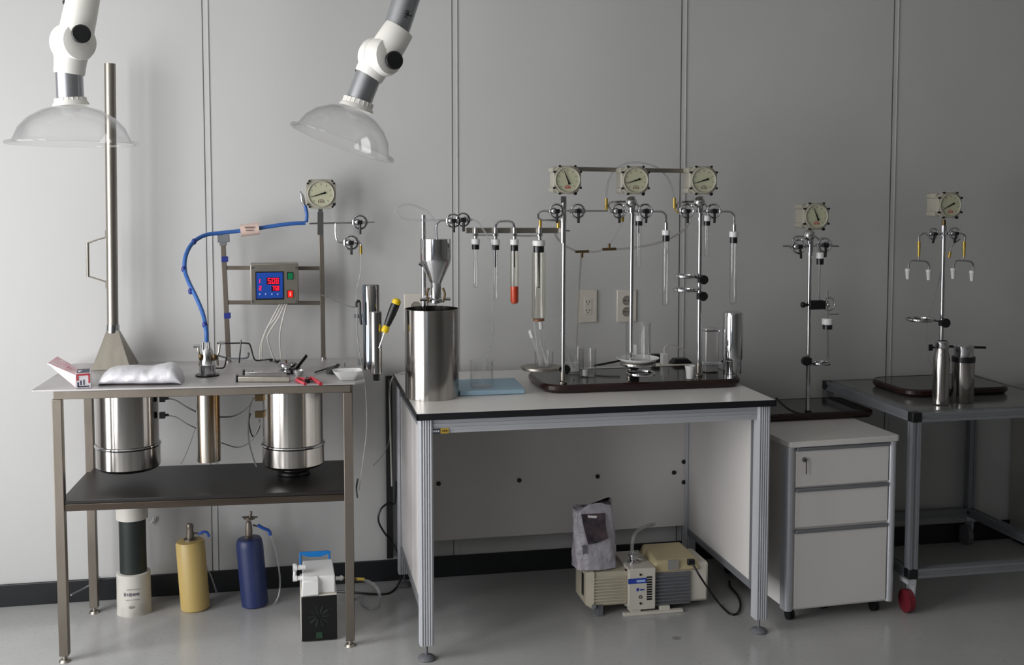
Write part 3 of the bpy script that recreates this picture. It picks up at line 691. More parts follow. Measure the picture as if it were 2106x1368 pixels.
wire('cable', [(850, 766, -.05), (820, 770, -.05), (803, 788, -.05), (802, 850, -.05), (806, 1000, -.03)], .004, 'cable_w', 'pale cable looping off the rear left bench corner', 'cable')

# ------------------------------------------------------------------ under the table
q = Vector((P(274, 1200, -.17).x, -.155, 0.0))
t = thing('drain_pipe', 'white plastic pipe with black sleeve rising from the floor', 'pipe', q)
r_ = S(34, q)
part('pipe_base', MB().lathe(q, [(r_ * 1.02, 0), (r_ * 1.0, .01), (r_ * .98, P(274, 1185, -.21).z), (r_ * .9, P(274, 1184, -.21).z)], n=40, cap1=True), 'pvc', t)
part('sleeve', MB().cyl((q.x, q.y, P(274, 1187, -.2).z), (q.x, q.y, P(274, 1070, -.2).z), r_ * .78, n=40), 'sleeve', t)
part('pipe_top', MB().cyl((q.x, q.y, P(274, 1072, -.2).z), (q.x, q.y, SH - .03), r_ * .92, n=40), 'pvc', t)
b = MB(); zz = P(274, 1222, -.21).z
def arcbox(cx, cy_, r, a, z, w_, h_, th=.0008):
    ca, sa = math.sin(a), -math.cos(a); R = Matrix(((-sa, ca, 0), (ca, sa, 0), (0, 0, 1)))
    return (Vector((cx + ca * r, cy_ + sa * r, z)), (w_, th * 2, h_), Matrix.Rotation(a, 3, 'Z'))
for i, (da, w_, h_) in enumerate(((-.42, .008, .013), (-.25, .012, .003), (-.25, .003, .012), (-.08, .01, .013), (.1, .008, .01), (.25, .011, .008), (.38, .006, .011))):
    b.box(*arcbox(q.x, q.y, r_ * .988, da, zz, w_, h_))
b.box(*arcbox(q.x, q.y, r_ * .99, .05, zz - .02, .05, .0012)).box(*arcbox(q.x, q.y, r_ * .99, .1, zz + .02, .05, .0012))
part('printed_lettering', b, 'mark_pale' if False else 'fin_grey', t)
part('worn_patch', MB().sphere((q.x - .001, q.y - r_ * .995, P(268, 1250, -.22).z), .012, (1.0, .08, .5)), 'paper', t)
wire('wall_clip', [(309, 1076, -.01), (314, 1072, -.012), (318, 1063, -.01)], .004, 'white_pl', 'tiny white clip on the wall right of the drain pipe', 'clip')
wire('floor_cable', [(146, 1224, -.16), (170, 1212, -.06), (190, 1200, -.03), (206, 1186, -.02)], .0035, 'cable_g', 'grey cable crossing the black baseboard behind the left legs', 'cable')

def cylinder(name, label, pxt, pxb, half, ytop, Y, m, valve_pts, ht):
    base = G(pxb, ytop[1], 0); r = S(half, base); base = Vector((base.x, base.y + r, 0.0))
    top = P(pxt, ytop[0], base.y)
    t = thing(name, label, 'gas cylinder', base, 'small painted cylinders under the steel table'); L = (top - base).length; d = top - base
    part('body', MB().lathe(base, [(r * .9, 0), (r, .006), (r, L - (.03 if ht else .008)), (r * (.93 if ht else .98), L - .006), (r * (.85 if ht else .93), L), (r * .5, L + .003)], d, n=36, cap0=True, cap1=True), m, t)
    return t, base, top, r
t, ba, tp_, r_ = cylinder('gas_cylinder', 'yellow cylinder with steel valve standing on floor near the drain pipe', 391, 400, 29.5, (1112, 1262), 0, 'yellow_cyl', None, False)
part('valve_body', MB().cyl(tp_ + Vector((0, 0, -.005)), tp_ + Vector((0, 0, .008)), .024, n=20).lathe(tp_, [(.013, .005), (.015, .02), (.012, .045), (.015, .056), (.011, .066)], n=18, cap1=True).cyl(tp_ + Vector((0, 0, .03)), P(418, 1097, tp_.y), .004, n=8), 'sq_steel', t)
part('valve_lever', MB().tube([P(408, 1099, tp_.y - .01), P(418, 1094, tp_.y - .01), P(426, 1096, tp_.y - .01), P(430, 1104, tp_.y - .01)], .005, n=8), 'blue_lever', t)
part('outlet_hose', MB().tube([P(425, 1165, ba.y + .02), P(434, 1185, ba.y + .03), P(446, 1220, ba.y + .04)], .0035, n=8), 'hose_clr', t)
t, ba, tp_, r_ = cylinder('gas_cylinder', 'dark blue cylinder with steel valve and long clear hose', 512, 524, 27.5, (1107, 1254), 0, 'blue_cyl', None, True)
part('valve_body', MB().lathe(tp_, [(.018, -.006), (.02, .004), (.013, .012), (.014, .03), (.011, .06), (.008, .066)], n=18, cap1=True).torus(P(513, 1066, tp_.y), .018, .004, (0, 0, 1)).cyl(P(498, 1064, tp_.y), P(530, 1064, tp_.y), .0035, n=8).cyl(P(516, 1052, tp_.y), P(514, 1070, tp_.y), .006, n=10).cyl(P(520, 1080, tp_.y), P(536, 1084, tp_.y), .004, n=8), 'sq_steel', t)
part('valve_lever', MB().tube([P(530, 1080, tp_.y - .01), P(540, 1086, tp_.y - .01), P(553, 1092, tp_.y - .01), P(556, 1101, tp_.y - .01)], .0065, n=8), 'blue_lever', t)
h0 = [P(556, 1100, ba.y), P(566, 1130, ba.y), P(573, 1165, ba.y), P(576, 1200, ba.y + .01), P(572, 1228, ba.y), P(560, 1248, ba.y - .01)]
part('outlet_hose', MB().tube(h0, .0035, n=8), 'hose_clr', t)

# small diaphragm pump
PYf = -.6
pa, pb = G(620, 1322, 0), G(695, 1321, 0); zt_ = P(657, 1228, -.6).z
x0, x1, y0 = pa.x, pb.x, pa.y; wd = x1 - x0
t = thing('diaphragm_pump', 'small pump with black front, white cap and bright blue carry handle', 'pump', ((x0 + x1) / 2, y0 + .12, 0))
part('case', MB().bb(x0, x1, y0 + .004, y0 + .25, .006, zt_), 'beige_lt', t, bevel=.004)
part('front_panel', MB().bb(x0 + .001, x1 - .001, y0 - .002, y0 + .006, .004, zt_ - .002), 'black_gl', t, bevel=.002)
b = MB(); cxm = (x0 + x1) / 2; zc = zt_ * .55
for i in range(10):
    a_ = i * math.pi / 5; b.cyl((cxm + math.cos(a_) * .012, y0 - .0025, zc + math.sin(a_) * .012), (cxm + math.cos(a_) * .038, y0 - .0025, zc + math.sin(a_) * .038), .0022, n=6)
part('panel_emblem', b, 'faint', t)
part('green_label', MB().bb(cxm - .012, cxm + .01, y0 - .003, y0, .012, .034), 'green_mark', t)
h1 = P(657, 1172, -.55).z
ins = .006
part('pump_head', MB().hexa([(x0 + ins, y0 + .02, zt_), (x1 - ins, y0 + .02, zt_), (x1 - ins, y0 + .16, zt_), (x0 + ins, y0 + .16, zt_), (x0 + ins, y0 + .025, h1 - .02), (x1 - ins, y0 + .025, h1 - .02), (x1 - ins - .004, y0 + .15, h1), (x0 + ins + .004, y0 + .15, h1)])
     .hexa([(x0 + wd * .02, y0 + .0, zt_), (x0 + wd * .5, y0 + .0, zt_), (x0 + wd * .5, y0 + .03, zt_), (x0 + ins, y0 + .03, zt_), (x0 + ins, y0 + .008, h1 - .03), (x0 + wd * .5, y0 + .008, h1 - .03), (x0 + wd * .5, y0 + .03, h1 - .016), (x0 + ins, y0 + .03, h1 - .02)]), 'white_pl', t, bevel=.004)
b = MB()
for yy, rr in ((1190, .011), (1168, .012)):
    q = P(602, yy, y0 + .05); b.cyl(q, q + Vector((.045, 0, 0)), rr * .75, n=16).cyl(q, q + Vector((.015, 0, 0)), rr, n=16)
q = P(606, 1180, y0 + .05); b.cyl(P(606, 1192, y0 + .05), P(606, 1160, y0 + .05), .006, n=12)
part('inlet_connector', b, 'white_pl', t)
q = P(690, 1190, y0 + .07); b = MB().cyl(q, P(706, 1189, y0 + .07), .007, n=14).cyl(P(700, 1189, y0 + .07), P(703, 1189, y0 + .07), .01, n=14)
part('outlet_connector', b, 'white_pl', t)
hb = P(645, 1150, y0 + .19)
part('carry_handle', MB().tube([P(618, 1172, y0 + .19), P(618, 1142, y0 + .19), P(621, 1138, y0 + .19), P(674, 1135, y0 + .19), P(677, 1140, y0 + .19), P(678, 1168, y0 + .19)], .004, n=8, k=3)
     .prism([P(620, 1136, y0 + .186), P(675, 1133, y0 + .186), P(677, 1139, y0 + .186), P(660, 1145, y0 + .186), P(636, 1146, y0 + .186), P(620, 1142, y0 + .186)], (0, .006, 0)), 'blue_handle', t)
t = thing('pump_hose', 'clear floor hose with yellow fitting running from small pump to the right', 'hose', G(770, 1245, 0))
part('steel_stem', MB().cyl(P(706, 1189, y0 + .07), P(735, 1191, y0 + .09), .0045, n=10), 'brass_dk', t)
part('fitting', MB().cyl(P(733, 1191, y0 + .09), P(748, 1192, y0 + .1), .0065, n=12), 'brass', t)
hz_ = [P(748, 1193, y0 + .1), P(762, 1198, y0 + .12), P(774, 1208, y0 + .13), P(781, 1225, y0 + .14), G(780, 1247, .006), G(765, 1252, .006), G(748, 1244, .006), G(742, 1228, .006)]
part('hose', MB().tube(hz_, .0055, n=10), 'hose_clr', t)
single('black_cable', MB().tube([G(690, 1216, .005), G(730, 1219, .005), G(790, 1222, .005), G(812, 1212, .005), P(824, 1190, -.1), P(824, 1165, -.06), P(812, 1125, -.03), P(790, 1095, -.03), P(778, 1070, -.03), P(783, 1048, -.03), P(797, 1036, -.03), P(812, 1034, -.03), P(815, 990, -.03)], .0042, n=8), 'cable_b', G(790, 1222, 0), 'black power cord looping up the wall beside the white bench', 'cord')

# ------------------------------------------------------------------ fume extraction arms
def dome(parent, c, d, R, H_):
    prof = [(R * .17, 0), (R * .22, .002), (R * .45, H_ * .13), (R * .66, H_ * .34), (R * .8, H_ * .6), (R * .87, H_ * .88), (R * .89, H_ * .93), (R * .99, H_ * .965), (R, H_), (R * .99, H_ * 1.035), (R * .885, H_ * .985), (R * .865, H_ * .9), (R * .79, H_ * .62), (R * .65, H_ * .37), (R * .44, H_ * .16), (R * .21, .005)]
    return part('dome_hood', MB().lathe(c, prof, d, n=72), 'dome', parent, angle=60)
def arm(Y, pts, label, logo=False):
    """pts: pixels for collar top, collar end, elbow centre, knob, lower sleeve, upper sleeve, duct"""
    cb, ct, lt, el, kn, us, du, tilt = pts
    root = P(*ct, Y); t = thing('extraction_arm', label, 'extraction arm', root, 'fume extraction arms with clear dome hoods')
    a, b_ = P(*cb, Y), P(*ct, Y); ax = (b_ - a).normalized()
    r = S(27, a)
    b = MB().lathe(a, [(r * 1.35, -.004), (r * 1.3, .004), (r * 1.16, .01), (r * 1.12, (b_ - a).length)], ax, n=40, cap0=True, cap1=True)
    d, u, v = frame(ax)
    for i in range(20):
        a_ = 2 * math.pi * i / 20; b.cyl(a + ax * .008 + (u * math.cos(a_) + v * math.sin(a_)) * r * 1.12, b_ + (u * math.cos(a_) + v * math.sin(a_)) * r * 1.1, .003, n=6)
    part('hood_collar', b, 'ivory', t)
    l_ = P(*lt, Y); part('lower_duct', MB().cyl(b_, l_, r, n=40), mat('brushed_aluminium', '#b6b8bd', .3, .9, var=.03, scale=(3, 3, 40)), t)
    e = P(*el, Y); k_ = P(*kn, Y - .05); u_ = P(*us, Y); dd = P(*du, Y)
    er = r * 1.5
    b = MB().lathe(l_ - ax * .004, [(r * 1.08, 0), (r * 1.13, .004), (r * 1.18, (e - l_).length * .45), (er * .93, (e - l_).length * .85), (er * .9, (e - l_).length)], (e - l_), n=40, cap0=True, cap1=True)
    jx = (P(el[0] + 1, el[1], Y) - e); jd = Vector((.62, -.78, 0)).normalized()
    b.lathe(e - jd * r * 1.15, [(er * .5, 0), (er * .85, r * .18), (er, r * .55), (er, r * 1.1)], jd, n=40, cap0=True, cap1=True)
    part('elbow_lower', b, 'ivory', t, bevel=0)
    e2 = e + jd * .0
    b = MB().lathe(e2 - jd * r * .02, [(er * 1.0, 0), (er * 1.0, r * .8), (er * .9, r * 1.2), (er * .5, r * 1.5)], jd, n=40, cap0=True, cap1=True)
    dv = u_ - e
    b.lathe(e + jd * r * .35, [(er * .85, 0), (r * 1.24, dv.length * .5), (r * 1.17, dv.length * .97), (r * 1.13, dv.length)], dv, n=40, cap0=True, cap1=True)
    part('elbow_upper', b, 'ivory', t)
    kc = e + jd * r * 1.3
    kn_ = MB()
    kd = (P(*kn, (kc.y)) - Vector((0, 0, 0)))
    kd = P(*kn, Y - r * 1.5)
    kn_.lathe(kd - jd * r * .9, [(r * .5, 0), (r * .5, r * .8), (r * .68, r * .85), (r * .7, r * 1.1), (r * .6, r * 1.18)], Vector((.25, -.97, 0)), n=28, cap0=True, cap1=True)
    part('joint_knob', kn_, 'black', t)
    for fr, dd2 in ((.4, None),):
        q = l_.lerp(e, .25) - (RT * r * 1.16); part('set_screw', MB().cyl(q + RT * .006, q - RT * .001, .006, n=12), 'black', t)
        q = e.lerp(u_, .72) - (RT * r * 1.16) + Vector((0, -.02, 0)); part('set_screw', MB().cyl(q + RT * .006, q - RT * .001, .006, n=12), 'black', t)
    top = u_ + (dd - u_).normalized() * ((CZ - .04 - u_.z) / ((dd - u_).normalized().z))
    part('upper_duct', MB().cyl(u_ - (dd - u_).normalized() * .02, top, r * 1.02, n=40), mat('brushed_aluminium', '#b6b8bd', .3, .9, var=.03, scale=(3, 3, 40)), t)
    part('ceiling_mount', MB().cyl((top.x, top.y, CZ - .07), (top.x, top.y, CZ), r * 1.6, n=32), 'ivory', t)
    if logo:
        c = P(834, 33, Y) + Vector((0, -r * .97, 0)); b = MB(); ud = (dd - u_).normalized(); sd = Vector((ud.z, 0, -ud.x))
        R3 = Matrix((sd, Vector((0, 1, 0)), ud)).transposed()
        def arc(rad, a0, a1):
            b.tube([c + sd * rad * math.cos(math.radians(x)) + ud * rad * .8 * math.sin(math.radians(x)) for x in range(a0, a1 + 1, 20)], .0018, n=6, smooth=False)
        arc(.0125, 20, 160); arc(.0125, 200, 300)
        b.box(c, (.034, .003, .004), R3).sphere(c, .007, (1, .3, .8), n=12, m=8)
        part('logo', b, 'dark_metal', t)
    return t, a, ax, r
AY = -.95
t, a, ax, r = arm(AY, ((146, 215), (144.5, 202), (142, 150), (148, 88), (177, 71), (171, -25), (180, -120), 0), 'left white extraction arm with clear dome hood above the left canister')
hc = P(147, 217, AY); dome(t, hc, (0.0, -.02, -1), S(131, hc), S(77, hc))
t, a, ax, r = arm(AY, ((733, 222), (738, 206), (758, 155), (779, 118), (818, 125), (815, 60), (838, -10), 0), 'tilted white extraction arm with logo and clear dome, right of the left one', logo=True)
hc = P(729, 224, AY); dd_ = (P(706, 297, AY) - P(733, 222, AY)).normalized(); dome(t, hc, dd_ + Vector((0, -.05, 0)), S(112, hc), S(74, hc))

# ------------------------------------------------------------------ white lab bench
BZ = .866; X0, X1, Y0, Y1 = .716, 2.005, -.862, -.03
t = thing('lab_bench', 'long white laminate lab bench with black edging and aluminium legs', 'bench', ((X0 + X1) / 2, (Y0 + Y1) / 2, 0))
part('worktop', MB().bb(X0 + .003, X1 - .003, Y0 + .003, Y1, BZ - .02, BZ), 'white_lam', t)
b = MB().bb(X0, X1, Y0, Y0 + .003, BZ - .021, BZ - .0008); b.bb(X0, X0 + .003, Y0, Y1, BZ - .021, BZ - .0008).bb(X1 - .003, X1, Y0, Y1, BZ - .021, BZ - .0008).bb(X0 + .001, X1 - .001, Y0 + .001, Y1, BZ - .0235, BZ - .0195)
part('edge_band', b, 'edge_blk', t)
def fluted(x, y, z0, z1, w_, n=5):
    b = MB().bb(x - w_ / 2, x + w_ / 2, y - w_ / 2, y + w_ / 2, z0, z1)
    for i in range(n):
        xx = x - w_ / 2 + w_ * (i + .5) / n; b.cyl((xx, y - w_ / 2, z0), (xx, y - w_ / 2, z1), w_ / n * .42, n=8)
        yy = y - w_ / 2 + w_ * (i + .5) / n
        for s_ in (-1, 1): b.cyl((x + s_ * w_ / 2, yy, z0), (x + s_ * w_ / 2, yy, z1), w_ / n * .42, n=8)
    return b
lx = (X0 + .034, X1 - .034)
for x in lx:
    for y in (Y0 + .045, Y1 - .05):
        l = part('leg', fluted(x, y, .055, BZ - .0235, .042), 'alu', t)
        part('foot', MB().cyl((x, y, .008), (x, y, .06), .005, n=10).lathe((x, y, 0), [(.03, 0), (.032, .004), (.026, .012), (.01, .018)], n=24, cap0=True, cap1=True), 'fin_grey', l)
yf, yb = Y0 + .045, Y1 - .05
b = MB().bb(lx[0], lx[1], yf - .014, yf + .012, BZ - .075, BZ - .0235)
for z in (BZ - .036, BZ - .05, BZ - .063): b.bb(lx[0] + .02, lx[1] - .02, yf - .017, yf - .012, z, z + .008)
part('apron_rail', b, 'alu', t)
part('end_panel', MB().bb(lx[0] - .008, lx[0] + .008, yf + .02, yb - .02, .17, BZ - .07), 'white_lam', t)
part('end_panel', MB().bb(lx[1] - .008, lx[1] + .008, yf + .02, yb - .02, .17, BZ - .0235), 'white_lam', t)
for x in lx:
    for z0, z1 in ((.145, .17), (BZ - .072, BZ - .0235)): part('end_rail', MB().bb(x - .014, x + .014, yf + .02, yb - .02, z0, z1), 'alu_dark', t)
part('corner_strip', MB().bb(lx[1] - .02, lx[1] - .008, yf + .03, yf + .05, .15, BZ - .08), 'fin_grey', t)
pmz = P(1200, 1092, yb).z
mp_ = part('modesty_panel', MB().bb(lx[0] + .02, lx[1] - .02, yb - .01, yb + .006, pmz, BZ - .0235), 'white_lam', t)
for px, py in ((902, 995), (1068, 988), (1229, 980), (1386, 972), (1406, 950), (1406, 992), (881, 974), (881, 1018)):
    q = P(px, py, yb - .01); part('bolt_cap', MB().lathe(q, [(.0095, 0), (.009, .004), (.004, .006)], (0, -1, 0), n=16, cap0=True, cap1=True), 'black', mp_)
q0, q1, q2 = P(887, 882, yf - .018), P(906, 892, yf - .018), P(923, 891, yf - .018)
s_ = part('maker_label', MB().bb(q0.x, q1.x, yf - .019, yf - .017, q1.z, q0.z), 'logo_dark', t)
b = MB()
for i in range(4): b.bb(q0.x + .004 + i * .0065, q0.x + .0075 + i * .0065, yf - .0196, yf - .019, q1.z + .006, q1.z + .012)
part('label_letter', b, 'white_pl', s_)
s_ = part('maker_label', MB().bb(q1.x, q2.x, yf - .019, yf - .017, q1.z, q0.z), 'logo_gold', t)
b = MB()
for i in range(3): b.bb(q1.x + .006 + i * .0065, q1.x + .01 + i * .0065, yf - .0196, yf - .019, q1.z + .006, q1.z + .012)
part('label_letter', b, 'brass_dk', s_)
single('grey_cable_duct', MB().bb(X0 - .03, X0 - .004, -.028, -.013, .1, BZ - .01), 'edge_blk', (X0 - .017, -.02, .1), 'dark vertical cable duct on the wall behind the bench left end', 'cable duct')  # dark strip put where shade falls behind the bench's left legs

# big open steel cylinder with hopper stand
q = G(889, 826, BZ); R_ = S(55.5, Vector((q.x, q.y + .09, 1))); BC = Vector((P(889, 826, q.y + R_).x, q.y + R_, BZ + .0005))
ztop = P(889, 641, BC.y - R_).z
t = thing('steel_cylinder', 'large open topped steel cylinder on the bench under the hopper', 'container', BC)
part('cylinder_wall', MB().vessel(BC, [(R_, 0), (R_, ztop - BZ)], .0025, n=72), 'steel', t)
t = thing('hopper_stand', 'polished steel hopper held above the open cylinder on a rod', 'hopper', BC + Vector((-.02, 0, .01)))
rx = P(871, 500, BC.y + .02).x
part('support_rod', MB().cyl((rx, BC.y + .02, BZ + .004), (rx, BC.y + .02, P(871, 442, BC.y + .02).z), S(4.6, BC), n=18), 'steel_pol', t)
part('rod_foot', MB().cyl((rx, BC.y + .02, BZ + .0035), (rx, BC.y + .02, BZ + .01), .03, n=24), 'steel_br', t)
hx = P(896, 540, BC.y - .01); hy = BC.y - .01
zf = lambda y: P(896, y, hy).z
part('hopper_cup', MB().lathe((hx.x, hy, 0), [(S(31.5, hx), zf(491)), (S(32, hx), zf(532)), (S(30, hx), zf(541)), (S(13, hx), zf(579)), (S(11, hx), zf(583)), (S(11, hx), zf(615)), (S(13, hx), zf(617)), (S(13, hx), zf(622)), (S(5, hx), zf(624))], n=48, cap0=True, cap1=True), 'steel_pol', t)
part('outlet_pin', MB().cyl((hx.x, hy, zf(622)), (hx.x, hy, zf(660)), .0016, n=8), 'black', t)
b = MB().bar((rx, BC.y + .02, zf(612)), (hx.x, hy + .012, zf(612)), .014, .012).cyl(P(864, 616, hy - .006), P(880, 616, hy - .006), .0055, n=12).cyl(P(912, 615, hy - .006), P(926, 615, hy - .006), .0055, n=12).cyl(P(884, 616, hy - .01), P(908, 616, hy - .01), .008, n=14)
b.cyl(P(861, 541, BC.y + .01), P(871, 548, BC.y + .02), .006, n=12).bar(P(871, 548, BC.y + .03), P(871, 612, BC.y + .03), .004, .003)
part('rod_clamp', b, 'steel_pol', t)
b = MB()
for px in (882, 911): b.tube([P(px, 622, hy - .01), P(px + (4 if px > 890 else -4), 606, hy - .012), P(px, 592, hy - .01)], .004, n=8)
part('toggle_latch', b, 'brass_dk', t)
SY = -.56
def pt(a, Y=SY): return [P(x, y, Y) for x, y in a]
b = MB().tube(pt([(898, 492), (897, 475), (898, 462), (905, 454), (917, 453), (930, 453)], hy), .0044, n=10).cyl(P(945, 452, hy), P(972, 452, hy), .0044, n=10)
part('feed_pipe', b, 'steel_pol', t)
valve(t, 932, 454, hy - .005, 13.5); valve(t, 952, 452, hy - .002, 13.5, flip=-1)
t = thing('loop_hose', 'clear plastic hose looping left above the hopper', 'hose', P(897, 462, hy))
part('hose', MB().tube([P(x, y, hy + .02) for x, y in ((895, 456), (880, 436), (862, 427), (842, 421), (824, 423), (814, 432), (818, 443), (834, 451), (860, 453), (890, 453), (912, 453))], .0042, n=10), 'hose_clr', t)
t = thing('drain_hose', 'clear hose falling from the hopper valve down into the large beaker', 'hose', P(998, 775, SY))
part('hose', MB().tube([P(x, y, SY - .015) for x, y in ((968, 452), (982, 457), (996, 475), (1009, 502), (1015, 530), (1014, 570), (1013, 620), (1013, 680), (1008, 712), (1000, 740), (993, 778))], .0042, n=10), 'hose_clr', t)

# blue foam board, beaker
z = BZ + .001; fa = [G(945, 814, z), G(1079, 809, z), G(1046, 775, z), G(935, 776, z)]
fa[0].y = fa[1].y = -.575; fa[2].y = fa[3].y = -.32
fa[3].x = .9
single('foam_board', MB().prism([Vector((v.x, v.y, z)) for v in fa], (0, 0, .017)), 'foam_blue', (1.02, -.45, z), 'pale blue foam board lying on the bench beside the steel cylinder', 'board', bevel=.003)
def beaker(c, r, h, label, name='glass_beaker', m='glass', group=None, lip=True, grad=False):
    t = thing(name, label, 'beaker', c, group)
    part('glass_wall', MB().vessel(c, [(r * .93, 0), (r, .005), (r, h - .004), (r * 1.06, h)], .0018, n=40), m, t)
    if grad:
        b = MB()
        for i in range(5): b.box(*arcbox(c.x, c.y, r + .0006, -.1, c.z + h * (.25 + .13 * i), .006, .0016, .0004))
        b.box(*arcbox(c.x, c.y, r + .0006, -.55, c.z + h * .34, .012, h * .26, .0004))
        part('scale_mark', b, 'film', t)
    return t
q = G(997, 811, BZ + .001)
beaker(Vector((q.x, -.53 + .04, BZ + .019)), S(24, q), P(997, 741, -.49).z - BZ - .019, 'large clear glass beaker standing on the pale blue foam board')

# ------------------------------------------------------------------ trays and gauge stands on the bench
def tray(name, label, x0, x1, y0, y1, z, h=.032, r=.07, rz=0.0, pts=None):
    o = Vector(((x0 + x1) / 2, (y0 + y1) / 2, z)); t = thing(name, label, 'tray', o)
    b = MB(); rings = []
    for ins, zz in ((.012, 0), (0, .012), (0, h - .006), (.006, h), (.014, h), (.016, h - .004)):
        rings.append([b.bm.verts.new(v) for v in rnd_rect(x0 + ins, x1 - ins, y0 + ins, y1 - ins, max(r - ins, .01), z + zz, 7)])
    b.loft(rings, True, True)
    part('tray_body', b, 'tray_rim', t)
    b = MB().prism(rnd_rect(x0 + .012, x1 - .012, y0 + .012, y1 - .012, r - .012, z + h - .005, 7), (0, 0, .004))
    part('tray_top', b, 'tray_top', t)
    b = MB()
    for x in (x0 + .08, x1 - .08):
        for y in (y0 + .06, y1 - .06): b.cyl((x, y, z - .0), (x, y, z + .002), .01, n=10)
    return t
tray('wooden_base_tray', 'long dark mahogany base tray on bench carrying three gauge stands', 1.215, 2.0, -.605, -.25, BZ + .001, r=.085)
TT = BZ + .033
GS = 'gauge stands on dark base trays'
def pole(t, pxt, pyt, pxb, pyb, Y, zb, rp=4.3, foot=True):
    a = P(pxt, pyt, Y); b_ = P(pxb, pyb, Y); b_.z = zb
    part('pole', MB().cyl(b_, a, S(rp, a), n=18), 'steel_pol', t)
    if foot: part('pole_foot', MB().lathe(b_, [(.016, 0), (.016, .006), (.009, .01), (.009, .045), (.008, .048)], n=20, cap0=True, cap1=True), 'steel_br', t)
    return b_
# stand one
bs = P(1158, 790, SY)
t = thing('gauge_stand', 'leftmost gauge stand on the bench tray, gauge needle pointing up', 'gauge stand', (bs.x, SY, TT), GS)
pole(t, 1160, 425, 1157.5, 790, SY, TT)
gauge(t, 1167, 370, SY - .015, 26.5, 112, 1, red=True)
b = MB().bar(P(1158, 404, SY), P(1158, 418, SY), S(11, bs)).cyl(P(1159, 416, SY), P(1158, 500, SY), S(6.2, bs), n=16)
b.cyl(P(1120, 434, SY), P(1250, 434, SY), .0036, n=10)
b.tube(pt([(1130, 434), (1116, 434), (1108, 438), (1107, 447), (1113, 452), (1130, 453), (1157, 454)]), .0038, n=10)
part('manifold', b, 'steel_pol', t)
valve(t, 1144, 434, SY - .012); valve(t, 1188, 434, SY - .012, flip=-1)
for px, py in ((1111, 460), (1148, 461)): part('hose_barb', MB().cyl(P(px, py - 7, SY), P(px, py + 8, SY), .0062, n=12), 'brass', t)
b = MB().bar(P(958, 474, SY + .02), P(1158, 474, SY + .02), S(9, bs), S(11, bs)).cyl(P(1158, 474, SY), P(1172, 475, SY), .003, n=8)
part('side_bar', b, 'steel_br', t, bevel=.001)
b = MB().cyl(P(978, 484, SY), P(1018, 484, SY), .0032, n=8).cyl(P(1058, 485, SY), P(1108, 485, SY), .0032, n=8)
b.tube(pt([(1019, 490), (1019, 470), (1022, 459), (1030, 455), (1047, 455), (1055, 459), (1058, 470), (1058, 490)]), .0042, n=10)
for px in (978, 1019, 1058, 1110): b.cyl(P(px, 468, SY), P(px, 494, SY), S(4, bs), n=14).cyl(P(px, 480, SY), P(px, 486, SY), S(6, bs), n=6)
b.cyl(P(1108, 470, SY), P(1111, 455, SY), .0042, n=8)
part('tube_header', b, 'steel_pol', t)
# stands two and three
def stand23(dx, label, ang, Yp, py0, lab2=''):
    bs = P(1298 + dx, 770, Yp)
    t = thing('gauge_stand', label, 'gauge stand', (bs.x, Yp, TT), GS)
    pole(t, 1300 + dx, 430, 1297 + dx, 770, Yp, TT)
    gauge(t, 1307 + dx, 371, SY - .015, 26.5, ang, 1)
    b = MB().bar(P(1300 + dx, 404, Yp), P(1300 + dx, 420, Yp), .016).cyl(P(1300 + dx, 418, Yp), P(1300 + dx, 455, Yp), S(6, bs), n=14)
    b.tube(pt([(1262 + dx, 434), (1255 + dx, 430), (1252 + dx, 422), (1258 + dx, 416), (1280 + dx, 415), (1300 + dx, 415), (1306 + dx, 417), (1313 + dx, 424), (1314 + dx, 434), (1314 + dx, 446)], Yp), .0038, n=10)
    b.cyl(P(1260 + dx, 434, Yp), P(1345 + dx, 435, Yp), .0036, n=10)
    b.tube(pt([(1340 + dx, 435), (1358 + dx, 435), (1366 + dx, 438), (1370 + dx, 446), (1370 + dx, 462 + py0)], Yp), .0038, n=10).cyl(P(1370 + dx, 458 + py0, Yp), P(1370 + dx, 474 + py0, Yp), S(4, bs), n=12)
    part('manifold', b, 'steel_pol', t)
    valve(t, 1272 + dx, 434, Yp - .012); valve(t, 1327 + dx, 434, Yp - .01, flip=-1)
    c = P(1298 + dx, 416, Yp - .02); part('ball_valve', MB().sphere(c, S(12, c)).cyl(c + Vector((0, .002, -.018)), c + Vector((0, .002, -.04)), .006, n=10), 'chrome', t)
    return t
t2 = stand23(0, 'middle gauge stand on the bench tray behind the beaker on a ring', 197, -.5, 0)
part('hose_barb', MB().cyl(P(1281, 443, -.51), P(1280, 456, -.51), .006, n=12), 'brass', t2); part('hose_barb', MB().cyl(P(1247, 408, -.5), P(1247, 436, -.5), .006, n=12), 'brass', t2)
t3 = stand23(140, 'rightmost gauge stand on bench tray with two stacked ring clamps', 197, -.5, 4)
part('hose_barb', MB().cyl(P(1387, 407, -.5), P(1387, 428, -.5), .006, n=12).tube([P(1387, 426, -.5), P(1390, 434, -.5), P(1398, 439, -.5)], .003, n=8), 'brass', t3)
single('gauge_tie_bar', MB().bar(P(1175, 347.5, SY + .075), P(1425, 352, SY + .075), S(9, bs), S(9, bs)), 'steel_br', P(1300, 350, SY + .075), 'horizontal steel bar joining the three gauges on the bench', 'bar', bevel=.001)

